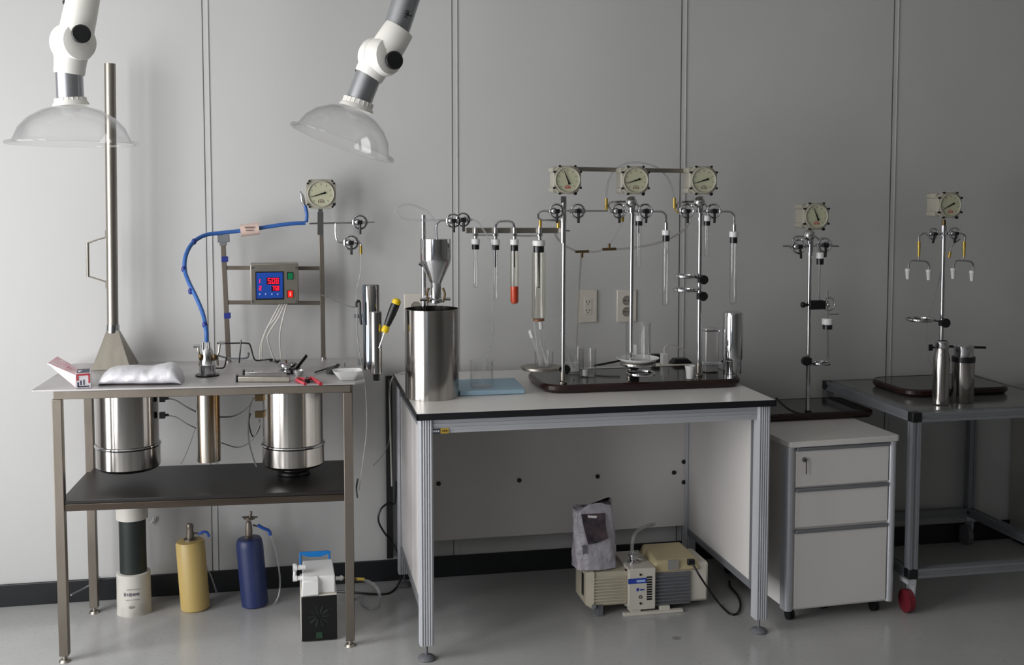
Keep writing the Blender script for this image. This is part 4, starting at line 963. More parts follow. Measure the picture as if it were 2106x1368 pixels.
# sample tubes
TG = 'glass sample tubes hanging from the gauge stands'
def sample_tube(label, px, ycap, wcap, hcap, hnut, ybot, wglass, Y=SY, needle=None, liq=None, res=None, m='glass', neck=None, openb=False, name='sample_tube'):
    top = P(px, ycap, Y); t = thing(name, label, 'tube', P(px, ybot, Y), TG)
    s = S(1, top); x = top.x
    zz = lambda yy: P(px, yy, Y).z
    part('cap', MB().lathe((x, Y, 0), [(s * wcap * .42, zz(ycap + hcap)), (s * wcap / 2, zz(ycap + hcap - 1)), (s * wcap / 2, zz(ycap + 1)), (s * wcap * .44, zz(ycap))], n=28, cap0=True, cap1=True), 'white_pl', t)
    part('collar_nut', MB().cyl((x, Y, zz(ycap + hcap + hnut)), (x, Y, zz(ycap + hcap)), s * wcap * .43, n=24), 'dark_metal' if wcap < 40 else 'chrome', t)
    if needle: part('inner_needle', MB().cyl((x, Y, zz(needle)), (x, Y, zz(ycap + hcap + hnut)), s * (1.3 if wglass < 20 else 2.4), n=8), 'dark_metal', t)
    if ybot > ycap + hcap + hnut + 4:
        gt = zz(ycap + hcap + hnut); gb = zz(ybot); rg = s * wglass / 2
        nk = zz(neck) if neck else gt
        prof = [(rg * .35, 0), (rg * .8, rg * .25), (rg, rg * .8), (rg, nk - gb)]
        if neck: prof += [(rg * .7, nk - gb + .012), (rg * 1.05, gt - gb)]
        part('glass', MB().vessel((x, Y, gb), prof, .0012, n=24), m, t)
        if liq: part('liquid', MB().lathe((x, Y, gb + .0016), [(rg * .3, 0), (rg * .75, rg * .25), (rg * .9, rg * .8), (rg * .9, zz(liq) - gb)], n=24, cap0=True, cap1=True), 'liquid', t, label='orange red liquid')
        if res: part('residue', MB().cyl((x, Y, gb + .004), (x, Y, zz(res)), rg * .86, n=24), 'brownres', t)
    return t
sample_tube('shortest narrow glass tube, leftmost on the side bar near hopper', 978, 491, 18, 12, 10, 592, 11, neck=540)
sample_tube('narrow empty glass tube second from left under the U pipe', 1019, 492, 18, 12, 10, 617, 11, needle=550)
sample_tube('glass tube holding orange red liquid under the side bar', 1058, 492, 18, 12, 12, 626, 18, needle=550, liq=590, m='glass_y')
sample_tube('widest glass tube with brown residue next to first gauge stand', 1108, 494, 26, 12, 13, 662, 28, needle=592, res=656, m='glass_y')
part('steel_sleeve', MB().cyl(P(1103, 508, SY - .012), P(1106, 590, SY - .012), .005, n=10), 'film', bpy.data.objects[[o.name for o in COL.objects if o.get('label', '').startswith('widest glass')][0]])
sample_tube('narrow glass tube hanging beside the middle stand pole', 1314, 443, 17, 12, 9, 552, 11, Y=-.5, needle=480)
sample_tube('long glass tube hanging from right arm of the middle stand', 1370, 473, 17, 11, 12, 629, 14, Y=-.5, neck=515)
sample_tube('narrow glass tube hanging beside the third stand pole', 1454, 443, 16, 12, 9, 528, 11, Y=-.5)
sample_tube('long glass tube hanging over the upturned steel flask', 1509, 476, 18, 12, 12, 626, 16, Y=-.5)

# ring clamps on the third pole and others
def ring_clamp(px, py, polepx, w_, Y, zoff=0, label='', knob=True, kpy=0, m='chrome', side=-1, plate=False, cY=None):
    c = P(px, py, Y if cY is None else cY); R = S(w_ / 2, c); pc = P(polepx, py + 4, Y)
    t = thing('ring_clamp', label, 'ring clamp', pc, 'ring clamps on the stands')
    b = MB().torus(c, R * .9, .004, (0, 0, 1), n=36, m=8, sq=.006)
    e = c + (pc - c).normalized() * R * .88
    b.cyl(e, pc, .004, n=10)
    part('ring', b, m, t)
    kb = P(polepx + (5 if side < 0 else -5), py + kpy, Y - .016)
    part('clamp_boss', MB().box(pc + Vector((0, -.004, P(polepx, py + kpy, Y).z - pc.z)), (.02, .03, .026)), 'dark_metal', t, bevel=.003)
    part('clamp_knob', MB().cyl(kb, kb + Vector((0, -.016, 0)), S(9.5, kb), n=18), 'black', t)
    if plate: part('plate', MB().cyl(c + Vector((0, 0, .002)), c + Vector((0, 0, .006)), R * .98, n=36), 'steel_br', t)
    return t, c, R
ring_clamp(1410, 568, 1440, 46, -.5, label='upper of two chrome ring clamps on third stand pole', kpy=7)
ring_clamp(1408, 596, 1439, 50, -.5, label='lower of two chrome ring clamps on third stand pole', kpy=13)
# ring and dish on the middle pole with a beaker
t, c, R = ring_clamp(1312, 748, 1298, 76, -.5, label='upper ring clamp on middle pole supporting the white dish', kpy=4, plate=True, cY=-.57)
ring_clamp(1318, 768, 1298, 64, -.5, label='lower empty ring clamp near the tray on middle pole', kpy=8, cY=-.56)
dc = c + Vector((0, 0, .0068))
t = thing('white_dish', 'shallow off white ceramic dish resting on ring under the beaker', 'dish', dc)
part('dish_body', MB().vessel(dc, [(S(30, c), 0), (S(42, c), .012), (S(44, c), .016)], .003, n=44), 'white_pl', t)
bc = dc + Vector((0, 0, .0035))
beaker(bc, S(25.5, bc), P(1312, 664, bc.y).z - bc.z, 'tall graduated glass beaker standing in the white dish', grad=True)
# ring with glass bundle on first pole
t, c, R = ring_clamp(1112, 757, 1157, 84, -.52, label='dark ring clamp low on first pole holding the glass rod jar', kpy=2, m='steel_br', plate=True)
jc = c + Vector((.012, 0, .0068))
t = thing('rod_jar', 'clear glass jar of rods on the ring left of first pole', 'jar', jc)
part('jar_wall', MB().vessel(jc, [(.03, 0), (.033, .004), (.036, .055)], .0016, n=32), 'glass', t)
for i, (xb, yb_, xt, yt, w_) in enumerate(((1118, 745, 1098, 662, 3), (1112, 742, 1092, 686, 4), (1128, 744, 1112, 668, 3), (1122, 744, 1108, 690, 4), (1130, 740, 1118, 700, 4))):
    a, b_ = P(xb, yb_, c.y + (i - 2) * .008), P(xt, yt, c.y + (i - 2) * .012)
    a = jc + Vector(((i - 2) * .009, (i % 3 - 1) * .01, .006))
    g = thing('glass_rod', ['tallest glass rod leaning left in the jar', 'glass rod with white stopper leaning furthest left in jar', 'glass rod with white stopper near the jar middle', 'short glass rod leaning left in jar middle', 'short thick glass rod at the right side of jar'][i], 'rod', a, 'glass rods in the jar')
    part('rod', MB().cyl(a, b_, S(w_ / 2 + .4, b_), n=10), 'film', g)
    if i in (1, 2): d_ = (b_ - a).normalized(); part('stopper', MB().cyl(b_ - d_ * .016, b_ + d_ * .012, .0075, n=14), 'white_pl', g)
bk = [G(1180, 768, TT), G(1208, 771, TT)]
beaker(Vector((P(1182, 760, -.36).x, -.36, TT)), S(19, bk[0]), P(1182, 714, -.36).z - TT, 'clear beaker behind the first pole, holding a glass rod')
single('glass_rod', MB().cyl(P(1181, 757, -.352), P(1137, 643, -.362), .003, n=10), 'film', P(1181, 757, -.352), 'long clear glass rod leaning left out of the beaker behind first pole', 'rod')
beaker(Vector((P(1208, 765, -.43).x, -.43, TT)), S(18, bk[1]), P(1208, 717, -.43).z - TT, 'small clear beaker right of the one behind first pole')
q = Vector((P(1204, 750, -.43).x, -.43, TT + .003)); single('bottle_cap', MB().cyl(q, q + Vector((0, 0, .022)), .012, n=20), 'white_pl', q, 'white stopper inside the small clear beaker on the tray', 'stopper')
q = Vector((P(1180, 750, -.3).x - .02, -.33, TT)); single('white_block', MB().bb(q.x - .03, q.x + .035, -.335, -.31, TT, TT + .04), 'white_pl', q, 'small white plastic block behind the beakers on the tray', 'block', bevel=.004)
# white cup, adaptor, strip, steel box, flask
q = G(1419, 783, TT); q = Vector((P(1419, 780, -.56).x, -.56, TT))
t = thing('plastic_cup', 'small white plastic cup on the tray by third pole', 'cup', q)
part('cup_body', MB().vessel(q, [(.014, 0), (.016, .03), (.021, .05)], .0015, n=28), 'white_pl', t)
wire('adaptor_cord', [(1222, 752, -.3), (1245, 748, -.3), (1275, 742, -.28)], .0042, 'cable_b', 'black cord running behind the beakers to the dish', 'cord')
q = Vector((P(1380, 750, -.2).x, -.2, BZ))
t = thing('power_strip', 'long off white power strip lying behind the bench tray', 'power strip', (q.x, -.2, BZ + .001))
xa, xb = P(1352, 750, -.2).x, P(1416, 750, -.2).x
part('strip_body', MB().bb(xa, xb, -.225, -.17, BZ + .001, BZ + .034), 'beige_lt', t, bevel=.004)
pl = part('white_plug', MB().box((xa + .03, -.2, BZ + .055), (.03, .03, .045)), 'white_pl', t, bevel=.004)
part('plug_cord', MB().tube([(xa + .03, -.2, BZ + .075), (xa + .035, -.19, BZ + .1), (xa + .07, -.18, BZ + .11), (xa + .12, -.17, BZ + .085), (xa + .17, -.16, BZ + .06)], .003, n=8), 'cable_w', pl)
q = P(1402, 738, -.2)
single('power_adaptor', MB().hexa([(q.x - .05, -.225, BZ + .035), (q.x + .04, -.225, BZ + .035), (q.x + .04, -.175, BZ + .035), (q.x - .05, -.175, BZ + .035), (q.x - .035, -.22, BZ + .055), (q.x + .02, -.22, BZ + .055), (q.x + .02, -.18, BZ + .055), (q.x - .035, -.18, BZ + .055)]), 'black', (q.x, -.2, BZ + .035), 'black power adaptor lying on top of the power strip', 'adaptor', bevel=.004)
single('power_adaptor', MB().box((P(1352, 728, -.17).x, -.15, BZ + .05), (.035, .03, .035)).bb(P(1352, 728, -.17).x - .01, P(1352, 728, -.17).x + .01, -.16, -.14, BZ + .001, BZ + .05), 'black', (P(1352, 728, -.17).x, -.15, BZ + .001), 'small dark adaptor behind the white dish on the bench', 'adaptor', bevel=.003)
z = TT; yb_ = -.44
x0, x1 = P(1451, 750, yb_).x, P(1478, 750, yb_).x; zt_ = P(1465, 675, yb_).z
t = thing('steel_box', 'tall narrow polished steel box standing on the tray', 'box', ((x0 + x1) / 2, yb_ + .015, z))
part('box_body', MB().bb(x0, x1, yb_, yb_ + .04, z, zt_), 'steel_plate', t, bevel=.004)
part('top_seam', MB().bb(x0 - .0006, x1 + .0006, yb_ - .001, yb_ + .041, zt_ - .014, zt_ - .009), 'chrome', t)
t = thing('jaw_clamp', 'greyish jaw clamp gripping the polished steel box', 'clamp', P(1465, 748, yb_ - .01))
part('jaw', MB().bar(P(1444, 748, yb_ - .008), P(1484, 747, yb_ - .008), .01, .012), 'alu', t, bevel=.002)
part('clamp_arm', MB().cyl(P(1440, 748, yb_ + .01), P(1450, 748, yb_ - .004), .005, n=10).tube([P(1480, 748, yb_ + .02), P(1494, 735, yb_ + .03), P(1488, 728, yb_ + .03)], .004, n=8), 'tray_rim', t)
fy = -.47; q = Vector((P(1506, 765, fy).x, fy, TT)); s = S(1, q)
zz = lambda yy: P(1506, yy, fy).z
t = thing('steel_flask', 'mirror polished steel flask upside down at right end of tray', 'flask', q)
part('flask_body', MB().lathe((q.x, fy, 0), [(s * 18.5, TT), (s * 18.5, zz(742)), (s * 20, zz(738)), (s * 20.5, zz(733)), (s * 20.5, zz(650)), (s * 19, zz(643)), (s * 15, zz(641))], n=48, cap0=True, cap1=True), 'chrome', t)
part('flask_rim', MB().torus((q.x, fy, zz(741)), s * 19.5, .0012, (0, 0, 1), n=48), 'chrome', t)

# hoses and T pieces round the gauges
def hose(label, a, m, r, Y, name='hose'):
    pp = [P(q[0], q[1], q[2] if len(q) > 2 else Y) for q in a]
    return single(name, MB().tube(pp, r, n=10), m, pp[-1], label, 'hose')
hose('clear hose arching over the middle gauge between two yellow fittings', [(1247, 410), (1248, 392), (1253, 368), (1266, 348), (1285, 337), (1308, 334), (1330, 337), (1352, 345), (1370, 362), (1382, 385), (1387, 410)], 'hose_clr', .0038, -.47, 'arch_hose')
hose('aged grey hose hanging from first stand to the left brass tee', [(1148, 468), (1142, 478), (1148, 492), (1162, 505), (1178, 514), (1186, 517)], 'hose_old', .0042, -.5, 'vacuum_hose')
hose('aged hose joining the two brass tees', [(1208, 518), (1225, 518), (1240, 514)], 'hose_old', .0042, -.5, 'vacuum_hose')
hose('aged hose sagging from right brass tee to third gauge stand', [(1265, 513), (1300, 510), (1340, 503), (1375, 492), (1405, 474), (1418, 458)], 'hose_old', .004, -.46, 'vacuum_hose')
hose('clear hose rising from right brass tee to the middle stand', [(1253, 502), (1262, 488), (1272, 472), (1280, 456)], 'hose_clr', .004, -.5, 'vacuum_hose')
hose('aged hose dropping down the wall beside the duplex outlet', [(1196, 524, -.5), (1194, 545, -.4), (1191, 590, -.25), (1189, 640, -.12), (1186, 700, -.08), (1186, 742, -.08)], 'hose_old', .004, -.5, 'vacuum_hose')
for px, py, up, lb in ((1197, 518, -1, 'brass tee with its branch pointing down, left of two'), (1253, 513, 1, 'brass tee with its branch pointing up, right of two')):
    q = P(px, py, -.5)
    single('brass_tee', MB().cyl(P(px - 14, py, -.5), P(px + 14, py - 1, -.5), .0052, n=12).cyl(q, P(px, py - up * 12, -.5), .005, n=12), 'brass_dk', q, lb, 'tee')

# ------------------------------------------------------------------ wall outlets
def plate(px0, px1, py0, py1, name, label, kind):
    a, c = P(px0, py0, -.006), P(px1, py1, -.006); t = thing(name, label, 'wall outlet', ((a.x + c.x) / 2, 0, (a.z + c.z) / 2))
    part('cover_plate', MB().bb(a.x, c.x, -.007, -.0002, c.z, a.z), 'outlet', t, bevel=.003)
    cx, cz = (a.x + c.x) / 2, (a.z + c.z) / 2
    if kind == 'duplex':
        i_ = part('receptacle', MB().bb(cx - .017, cx + .017, -.0085, -.006, cz - .035, cz + .035), 'outlet', t, bevel=.002)
        b = MB()
        for dz in (.018, -.018): b.bb(cx - .008, cx - .0055, -.0092, -.008, cz + dz - .002, cz + dz + .006).bb(cx + .0055, cx + .008, -.0092, -.008, cz + dz - .002, cz + dz + .006).cyl((cx, -.0092, cz + dz - .008), (cx, -.008, cz + dz - .008), .0025, n=10)
        part('slot', b, 'black', i_)
    else:
        for dz in (.024, -.024):
            r_ = part('socket', MB().torus((cx, -.008, cz + dz), .019, .002, (0, 1, 0), n=32).cyl((cx, -.0085, cz + dz), (cx, -.007, cz + dz), .017, n=32), 'outlet_in', t)
            part('pin_hole', MB().cyl((cx - .008, -.0095, cz + dz), (cx - .008, -.008, cz + dz), .0028, n=10).cyl((cx + .008, -.0095, cz + dz), (cx + .008, -.008, cz + dz), .0028, n=10), 'black', r_)
plate(831, 879, 605, 680, 'wall_outlet', 'wall outlet partly hidden behind the hopper and open cylinder', 'round')
plate(1190, 1228, 597, 663, 'wall_outlet', 'cream wall outlet with two three slot sockets between the stands', 'duplex')
plate(1269, 1309, 597, 662, 'wall_outlet', 'wall outlet with two round sockets behind the middle stand', 'round')

# ------------------------------------------------------------------ rotary pump under the bench
q = G(1290, 1262, 0); py0 = -.56
xL, xM0, xM1, xR = P(1207, 1200, py0).x, P(1291, 1200, py0).x, P(1346, 1200, py0).x, P(1456, 1200, py0 + .02).x
zT, zB = P(1290, 1172, py0).z, P(1290, 1254, py0).z
t = thing('rotary_vacuum_pump', 'beige rotary vacuum pump with finned housing under the white bench', 'pump', ((xL + xR) / 2, py0 + .1, 0), rz=0)
D_ = .2
fins = MB().bb(xL + .022, xM0, py0 + .006, py0 + D_, zB + .02, zT - .005)
for i in range(9): z = zB + .026 + i * (zT - zB - .045) / 9; fins.bb(xL + .03, xM0 - .002, py0, py0 + .01, z, z + .006)
part('finned_housing', fins, 'beige', t, bevel=.002)
part('end_cover', MB().hexa([(xL + .0, py0 + .02, zB + .02), (xL + .032, py0 - .002, zB + .005), (xL + .032, py0 + D_, zB + .005), (xL, py0 + D_ - .03, zB + .02), (xL, py0 + .02, zT - .008), (xL + .032, py0 - .002, zT), (xL + .032, py0 + D_, zT), (xL, py0 + D_ - .03, zT - .008)]), 'beige', t, bevel=.006)
part('sight_glass', MB().bb(xL - .002, xL + .002, py0 + .045, py0 + .07, zB + .05, zT - .02), 'black_gl', t)
mp2 = part('centre_plate', MB().bb(xM0, xM1, py0 - .014, py0 + D_, zB, zT + .006), 'beige_lt', t, bevel=.003)
Yp = py0 - .014
def onp(px0, px1, py_0, py_1, mb, th=.001): 
    a = P(px0, py_0, Yp); c = P(px1, py_1, Yp); return mb.bb(a.x, c.x, Yp - th, Yp, c.z, a.z)
part('blue_stripe', onp(1292, 1330, 1191, 1199, MB()), 'blue_print', mp2)
part('stripe_lettering', onp(1309, 1327, 1193.5, 1196.5, MB(), .0016), 'mark_pale', mp2)
part('print_mark', onp(1309, 1314, 1210, 1216, onp(1316, 1325, 1212, 1214, MB())), 'blue_print', mp2)
b = MB()
for i in range(10): onp(1330, 1341, 1186 + i * 5, 1188.6 + i * 5, b)
part('vent_slot', b, 'black', mp2)
b = MB()
for px, py in ((1287, 1172), (1317, 1182), (1287, 1249), (1317, 1241)): q = P(px, py, Yp); b.cyl(q, q + Vector((0, -.004, 0)), .0042, n=10)
q = P(1317, 1228, Yp); b.torus(q + Vector((0, -.001, 0)), .0055, .0014, (0, 1, 0))
part('screw', b, 'black', mp2)
mz1, mz0 = P(1400, 1178, py0).z, P(1400, 1243, py0).z
part('motor_housing', MB().bb(xM1, xR, py0 + .012, py0 + D_ - .01, mz0, P(1400, 1168, py0).z + .012), 'beige_lt', t, bevel=.012)
g = MB().bb(xM1 + .001, P(1421, 1200, py0).x, py0 + .004, py0 + .014, mz0, mz1)
for i in range(9): z = mz0 + .004 + i * (mz1 - mz0) / 9.2; g.bb(xM1 + .003, P(1419, 1200, py0).x, py0 - .002, py0 + .006, z, z + .005)
part('motor_grille', g, 'fin_grey', t)
zc0, zc1 = P(1390, 1166, py0 + .02).z, P(1390, 1117, py0 + .12).z
xa, xb = P(1338, 1150, py0).x, P(1442, 1150, py0).x
cap_ = part('terminal_cover', MB().hexa([(xa + .006, py0 + .0, mz1 + .004), (xb, py0 + .0, mz1 + .004), (xb, py0 + .19, mz1 + .004), (xa + .006, py0 + .19, mz1 + .004), (xa + .025, py0 + .012, zc0 + .03), (xb - .008, py0 + .012, zc0 + .03), (xb - .025, py0 + .17, zc0 + .05), (xa + .02, py0 + .17, zc0 + .05)]), mat('yellowed_cover', '#b9ab88', .45, var=.05), t, bevel=.01)
part('rating_plate', MB().bb(P(1374, 1160, py0).x, P(1396, 1160, py0).x, py0 - .002, py0 + .004, P(1374, 1172, py0).z, P(1374, 1153, py0).z), 'paper', cap_)
part('mains_inlet', MB().box(P(1421, 1156, py0 + .0), (.028, .014, .022)), 'black', cap_, bevel=.002)
b = MB().bb(xM0 - .02, P(1402, 1256, py0).x, py0 - .02, py0 + .0, 0.0, .012).bb(xM0 - .02, P(1402, 1256, py0).x, py0 + .15, py0 + .17, 0, .012).bb(xM0 + .01, xM0 + .05, py0 - .01, py0 + .16, .01, zB + .01).bb(xM1 + .02, xM1 + .06, py0 - .01, py0 + .16, .01, mz0 + .002)
part('base_skid', b, 'beige_lt', t, bevel=.002)
part('drain_plug', MB().cyl(P(1222, 1248, py0 + .0), P(1222, 1248, py0 - .016), .01, n=14).bb(P(1236, 1240, py0).x - .014, P(1236, 1240, py0).x + .01, py0 + .0, py0 + .1, .0, zB + .03), 'fin_grey', t, bevel=.003)
fx = P(1302, 1150, py0 + .06); zt_ = zT + .006
part('inlet_fitting', MB().lathe((fx.x, fx.y, zt_), [(.024, 0), (.024, .008), (.014, .012), (.014, .024), (.02, .028), (.02, .034), (.008, .038)], n=28, cap1=True).cyl((fx.x, fx.y, zt_ + .018), (fx.x + .034, fx.y - .01, zt_ + .012), .006, n=10), 'chrome', t)
part('suction_hose', MB().tube([Vector((fx.x, fx.y, zt_ + .03)), P(1300, 1125, fx.y), P(1304, 1103, fx.y), P(1314, 1090, fx.y + .03), P(1330, 1082, fx.y + .1), P(1345, 1078, fx.y + .2)], .0068, n=12), 'hose_clr', t)
part('mains_cord', MB().tube([P(1421, 1157, py0 - .004), P(1428, 1166, py0 - .02), P(1445, 1194, py0 - .03), G(1478, 1240, .012), G(1500, 1262, .005), G(1516, 1262, .005), G(1523, 1245, .005), G(1517, 1225, .005), G(1502, 1207, .005), G(1500, 1195, .006)], .004, n=8), 'cable_b', t)
# bag on the pump
bx0, bx1 = P(1184, 1160, py0 + .04).x, P(1270, 1160, py0 + .04).x; zb_ = zT + .001; zt2 = P(1220, 1040, py0 + .06).z
b = MB(); rings = []; rnd = random.Random(4); N = 40
for k in range(14):
    u = k / 13; z = zb_ + (zt2 - zb_) * u; ring = []
    for i in range(N):
        a_ = 2 * math.pi * i / N; wx = (bx1 - bx0) / 2 * (1.0 - .1 * u); wy = .055 * (1 - .62 * u)
        cr = 1 + .05 * math.sin(a_ * 7 + u * 6) + .05 * rnd.uniform(-1, 1)
        e_ = .75
        x = (bx0 + bx1) / 2 - .008 * u + wx * cr * (abs(math.cos(a_)) ** e_) * (1 if math.cos(a_) > 0 else -1)
        y = py0 + .07 + .0 * u + wy * cr * (abs(math.sin(a_)) ** e_) * (1 if math.sin(a_) > 0 else -1)
        ring.append(b.bm.verts.new((x, y, z + (.012 * math.sin(a_ * 3) if k == 13 else 0) + (.012 * math.cos(a_) if k > 11 else 0))))
    rings.append(ring)
b.loft(rings, True, True)
t = thing('plastic_bag', 'crumpled printed grey plastic bag standing on the vacuum pump', 'bag', ((bx0 + bx1) / 2, py0 + .07, zb_))
part('bag_film', b, 'bag2', t, angle=80)
fyb = py0 + .012
def bagpt(x, y, dy=.0):
    q0 = P(x, y, py0 + .07); u = (q0.z - zb_) / (zt2 - zb_); return P(x, y, py0 + .07 - .055 * (1 - .62 * u) * 1.08 - .002)
pa_ = [bagpt(*v) for v in ((1196, 1059), (1244, 1056), (1247, 1090), (1251, 1107), (1228, 1117), (1210, 1120), (1202, 1090))]
part('dark_print', MB().prism(pa_, (0, .006, 0)), 'bag_dark', t)
part('white_print', MB().prism([bagpt(*v) for v in ((1208, 1060), (1228, 1061), (1226, 1066), (1210, 1065))], (0, -.002, 0)), 'white_pl', t)
part('side_lettering', MB().prism([bagpt(*v) for v in ((1197, 1122), (1203, 1120), (1206, 1138), (1199, 1141))], (0, -.002, 0)), 'fin_grey', t)

# ------------------------------------------------------------------ drawer pedestal
PR = math.radians(3.0); pc_ = Vector((2.098, -.775, 0)); PW, PD, PH = .447, .64, .69
t = thing('drawer_pedestal', 'white three drawer pedestal on casters beside the bench', 'drawer pedestal', pc_, rz=PR)
def pl_(name, mb, m, par=None, **k): return part(name, mb, m, par or t, local=True, **k)
pl_('carcass', MB().bb(.012, PW - .012, .012, PD, .05, PH - .022), 'white_lam', None)
pl_('top_board', MB().prism(rnd_rect(-.004, PW + .012, -.008, PD, .018, PH - .022, 4), (0, 0, .022)), 'white_lam', None, bevel=.003)
for x in (.012, PW - .012):
    pl_('corner_post', MB().lathe((x, .014, .05), [(.0165, 0), (.0165, PH - .072)], n=20, cap0=True, cap1=True).bb(x - .016 if x < .1 else x - .0, x + .0 if x < .1 else x + .016, .014, .045, .05, PH - .022), 'alu', None)
dz = [(PH - .038, PH - .172), (PH - .192, PH - .325), (PH - .348, .058)]
for i, (zt_, zb_) in enumerate(dz):
    d_ = pl_('drawer', MB().bb(.032, PW - .032, .002, .02, zb_, zt_), 'white_lam', None, bevel=.001)
    pl_('pull_strip', MB().bb(.032, PW - .032, -.004, .014, zt_, zt_ + .013), 'alu_dark', d_, bevel=.003)
    if i == 0:
        pl_('lock', MB().cyl((.062, .002, zt_ - .032), (.062, -.006, zt_ - .032), .009, n=20), 'fin_grey', d_)
        pl_('key', MB().bb(.066, .069, -.008, -.006, zt_ - .085, zt_ - .04).cyl((.062, -.012, zt_ - .032), (.062, -.006, zt_ - .032), .003, n=8), 'brass_dk', d_)
for x, y in ((.04, .05), (PW - .05, .05), (.04, PD - .06), (PW - .05, PD - .06), (.22, .12)):
    cs = pl_('caster', MB().cyl((x - .012, y, .02), (x - .003, y, .02), .02, n=20).cyl((x + .003, y, .02), (x + .012, y, .02), .02, n=20), 'black', None)
    pl_('caster_fork', MB().box((x, y, .038), (.01, .03, .024)), 'black', cs)
# tray and stand on the pedestal
Z2 = PH + .001
tray('wooden_base_tray', 'dark base tray on the drawer pedestal with a single stand', 2.06, 2.63, -.44, -.13, Z2, r=.035, h=.03)
T2 = Z2 + .03; S2 = -.375
q = G(1662, 846, T2); S2 = q.y if -.41 < q.y < -.2 else S2
q = P(1662, 845, S2)
t = thing('gauge_stand', 'gauge stand on the tray above the drawer pedestal', 'gauge stand', (q.x, S2, T2), GS)
pole(t, 1666, 490, 1661, 846, S2, T2, 4.2, foot=False)
part('pole_foot', MB().cyl((q.x, S2, T2), (q.x, S2, T2 + .004), .014, n=20), 'dark_metal', t)
gauge(t, 1679, 445, S2 - .015, 25, 112, 1, red=True)
b = MB().cyl(P(1667, 478, S2), P(1666, 526, S2), S(6, q), n=14)
b.cyl(P(1610, 506, S2), P(1725, 506, S2), .0036, n=10).tube([P(x, y, S2) for x, y in ((1632, 500), (1632, 490), (1640, 486), (1664, 486), (1677, 487), (1685, 495), (1686, 508), (1686, 520))], .0038, n=10)
part('manifold', b, 'steel_pol', t)
valve(t, 1642, 507, S2 - .012, 14, 8); valve(t, 1695, 504, S2 - .0, 14, flip=-1)
c = P(1664, 484, S2 - .02); part('ball_valve', MB().sphere(c, S(12, c)).cyl(c, c + Vector((0, 0, -.035)), .006, n=10), 'chrome', t)
t = sample_tube('white capped joint with thin steel rod below the pedestal gauge', 1687, 519, 17, 13, 12, 546, 9, Y=S2)
part('steel_rod', MB().cyl(P(1686, 540, S2), P(1685, 618, S2), .0032, n=8), 'steel_pol', t)
q = P(1690, 627, S2)
t = thing('pole_clamp', 'black pole clamp with steel ring valve on the pedestal stand', 'clamp', q)
part('clamp_body', MB().box(P(1680, 627, S2 - .006), (S(36, q), .02, S(19, q))).cyl(P(1648, 627, S2), P(1664, 627, S2), .007, n=12).cyl(P(1648, 627, S2), P(1655, 627, S2), .0115, n=14), 'black', t, bevel=.003)
part('ring_valve', MB().torus(P(1704, 625, S2 - .01), S(13, q), .004, (0, 1, 0), sq=.006).sphere(P(1703, 627, S2 - .01), .009).cyl(P(1702, 597, S2), P(1702, 655, S2), .0032, n=8).cyl(P(1702, 646, S2), P(1725, 646, S2), .003, n=8), 'chrome', t)
t = sample_tube('lower white capped joint with thin rod reaching the ring clamp', 1702, 655, 23, 13, 9, 677, 10, Y=S2)
part('steel_rod', MB().cyl(P(1702, 676, S2), P(1704, 742, S2), .003, n=8), 'steel_pol', t)
ring_clamp(1687, 747, 1661, 42, S2, label='small chrome ring clamp low on the pedestal stand pole', kpy=-5, side=1)
wire('cable', [(1596, 818, -.42), (1610, 832, -.44), (1628, 845, -.46), (1650, 852, -.46)], .0045, 'cable_b', 'black cable hooked over the left end of the pedestal tray', 'cable')

# ------------------------------------------------------------------ aluminium cart
KZ = .775; KX0, KX1, KY0, KY1 = 2.62, 3.325, -.745, -.045
t = thing('aluminium_cart', 'grey aluminium profile cart with glossy dark top and red wheels', 'cart', ((KX0 + KX1) / 2, (KY0 + KY1) / 2, 0))
w_ = .036
def profile(b, a, c, w_=.036):
    a, c = Vector(a), Vector(c); d = (c - a).normalized(); b.bar(a, c, w_ * .8); 
    up = Vector((0, 0, 1)) if abs(d.z) < .9 else Vector((0, 1, 0)); x = d.cross(up).normalized(); y = x.cross(d)
    for sx in (-1, 1):
        for sy in (-1, 1): b.bar(a + x * sx * w_ * .34 + y * sy * w_ * .34, c + x * sx * w_ * .34 + y * sy * w_ * .34, w_ * .32)
    return b
zr = KZ - w_ / 2 - .001
part('deck', MB().bb(KX0 + .02, KX1 - .02, KY0 + .02, KY1 - .02, KZ - .008, KZ), 'cart_top', t)
for a, c in (((KX0, KY0, zr), (KX1, KY0, zr)), ((KX0, KY1, zr), (KX1, KY1, zr)), ((KX0, KY0, zr), (KX0, KY1, zr)), ((KX1, KY0, zr), (KX1, KY1, zr))):
    part('top_rail', profile(MB(), a, c), 'alu_dark', t)
zl = .152
for a, c in (((KX0, KY0, zl), (KX1, KY0, zl)), ((KX0, KY1, zl), (KX1, KY1, zl)), ((KX0, KY0, zl), (KX0, KY1, zl)), ((KX1, KY0, zl), (KX1, KY1, zl))):
    part('lower_rail', profile(MB(), a, c), 'alu_dark', t)
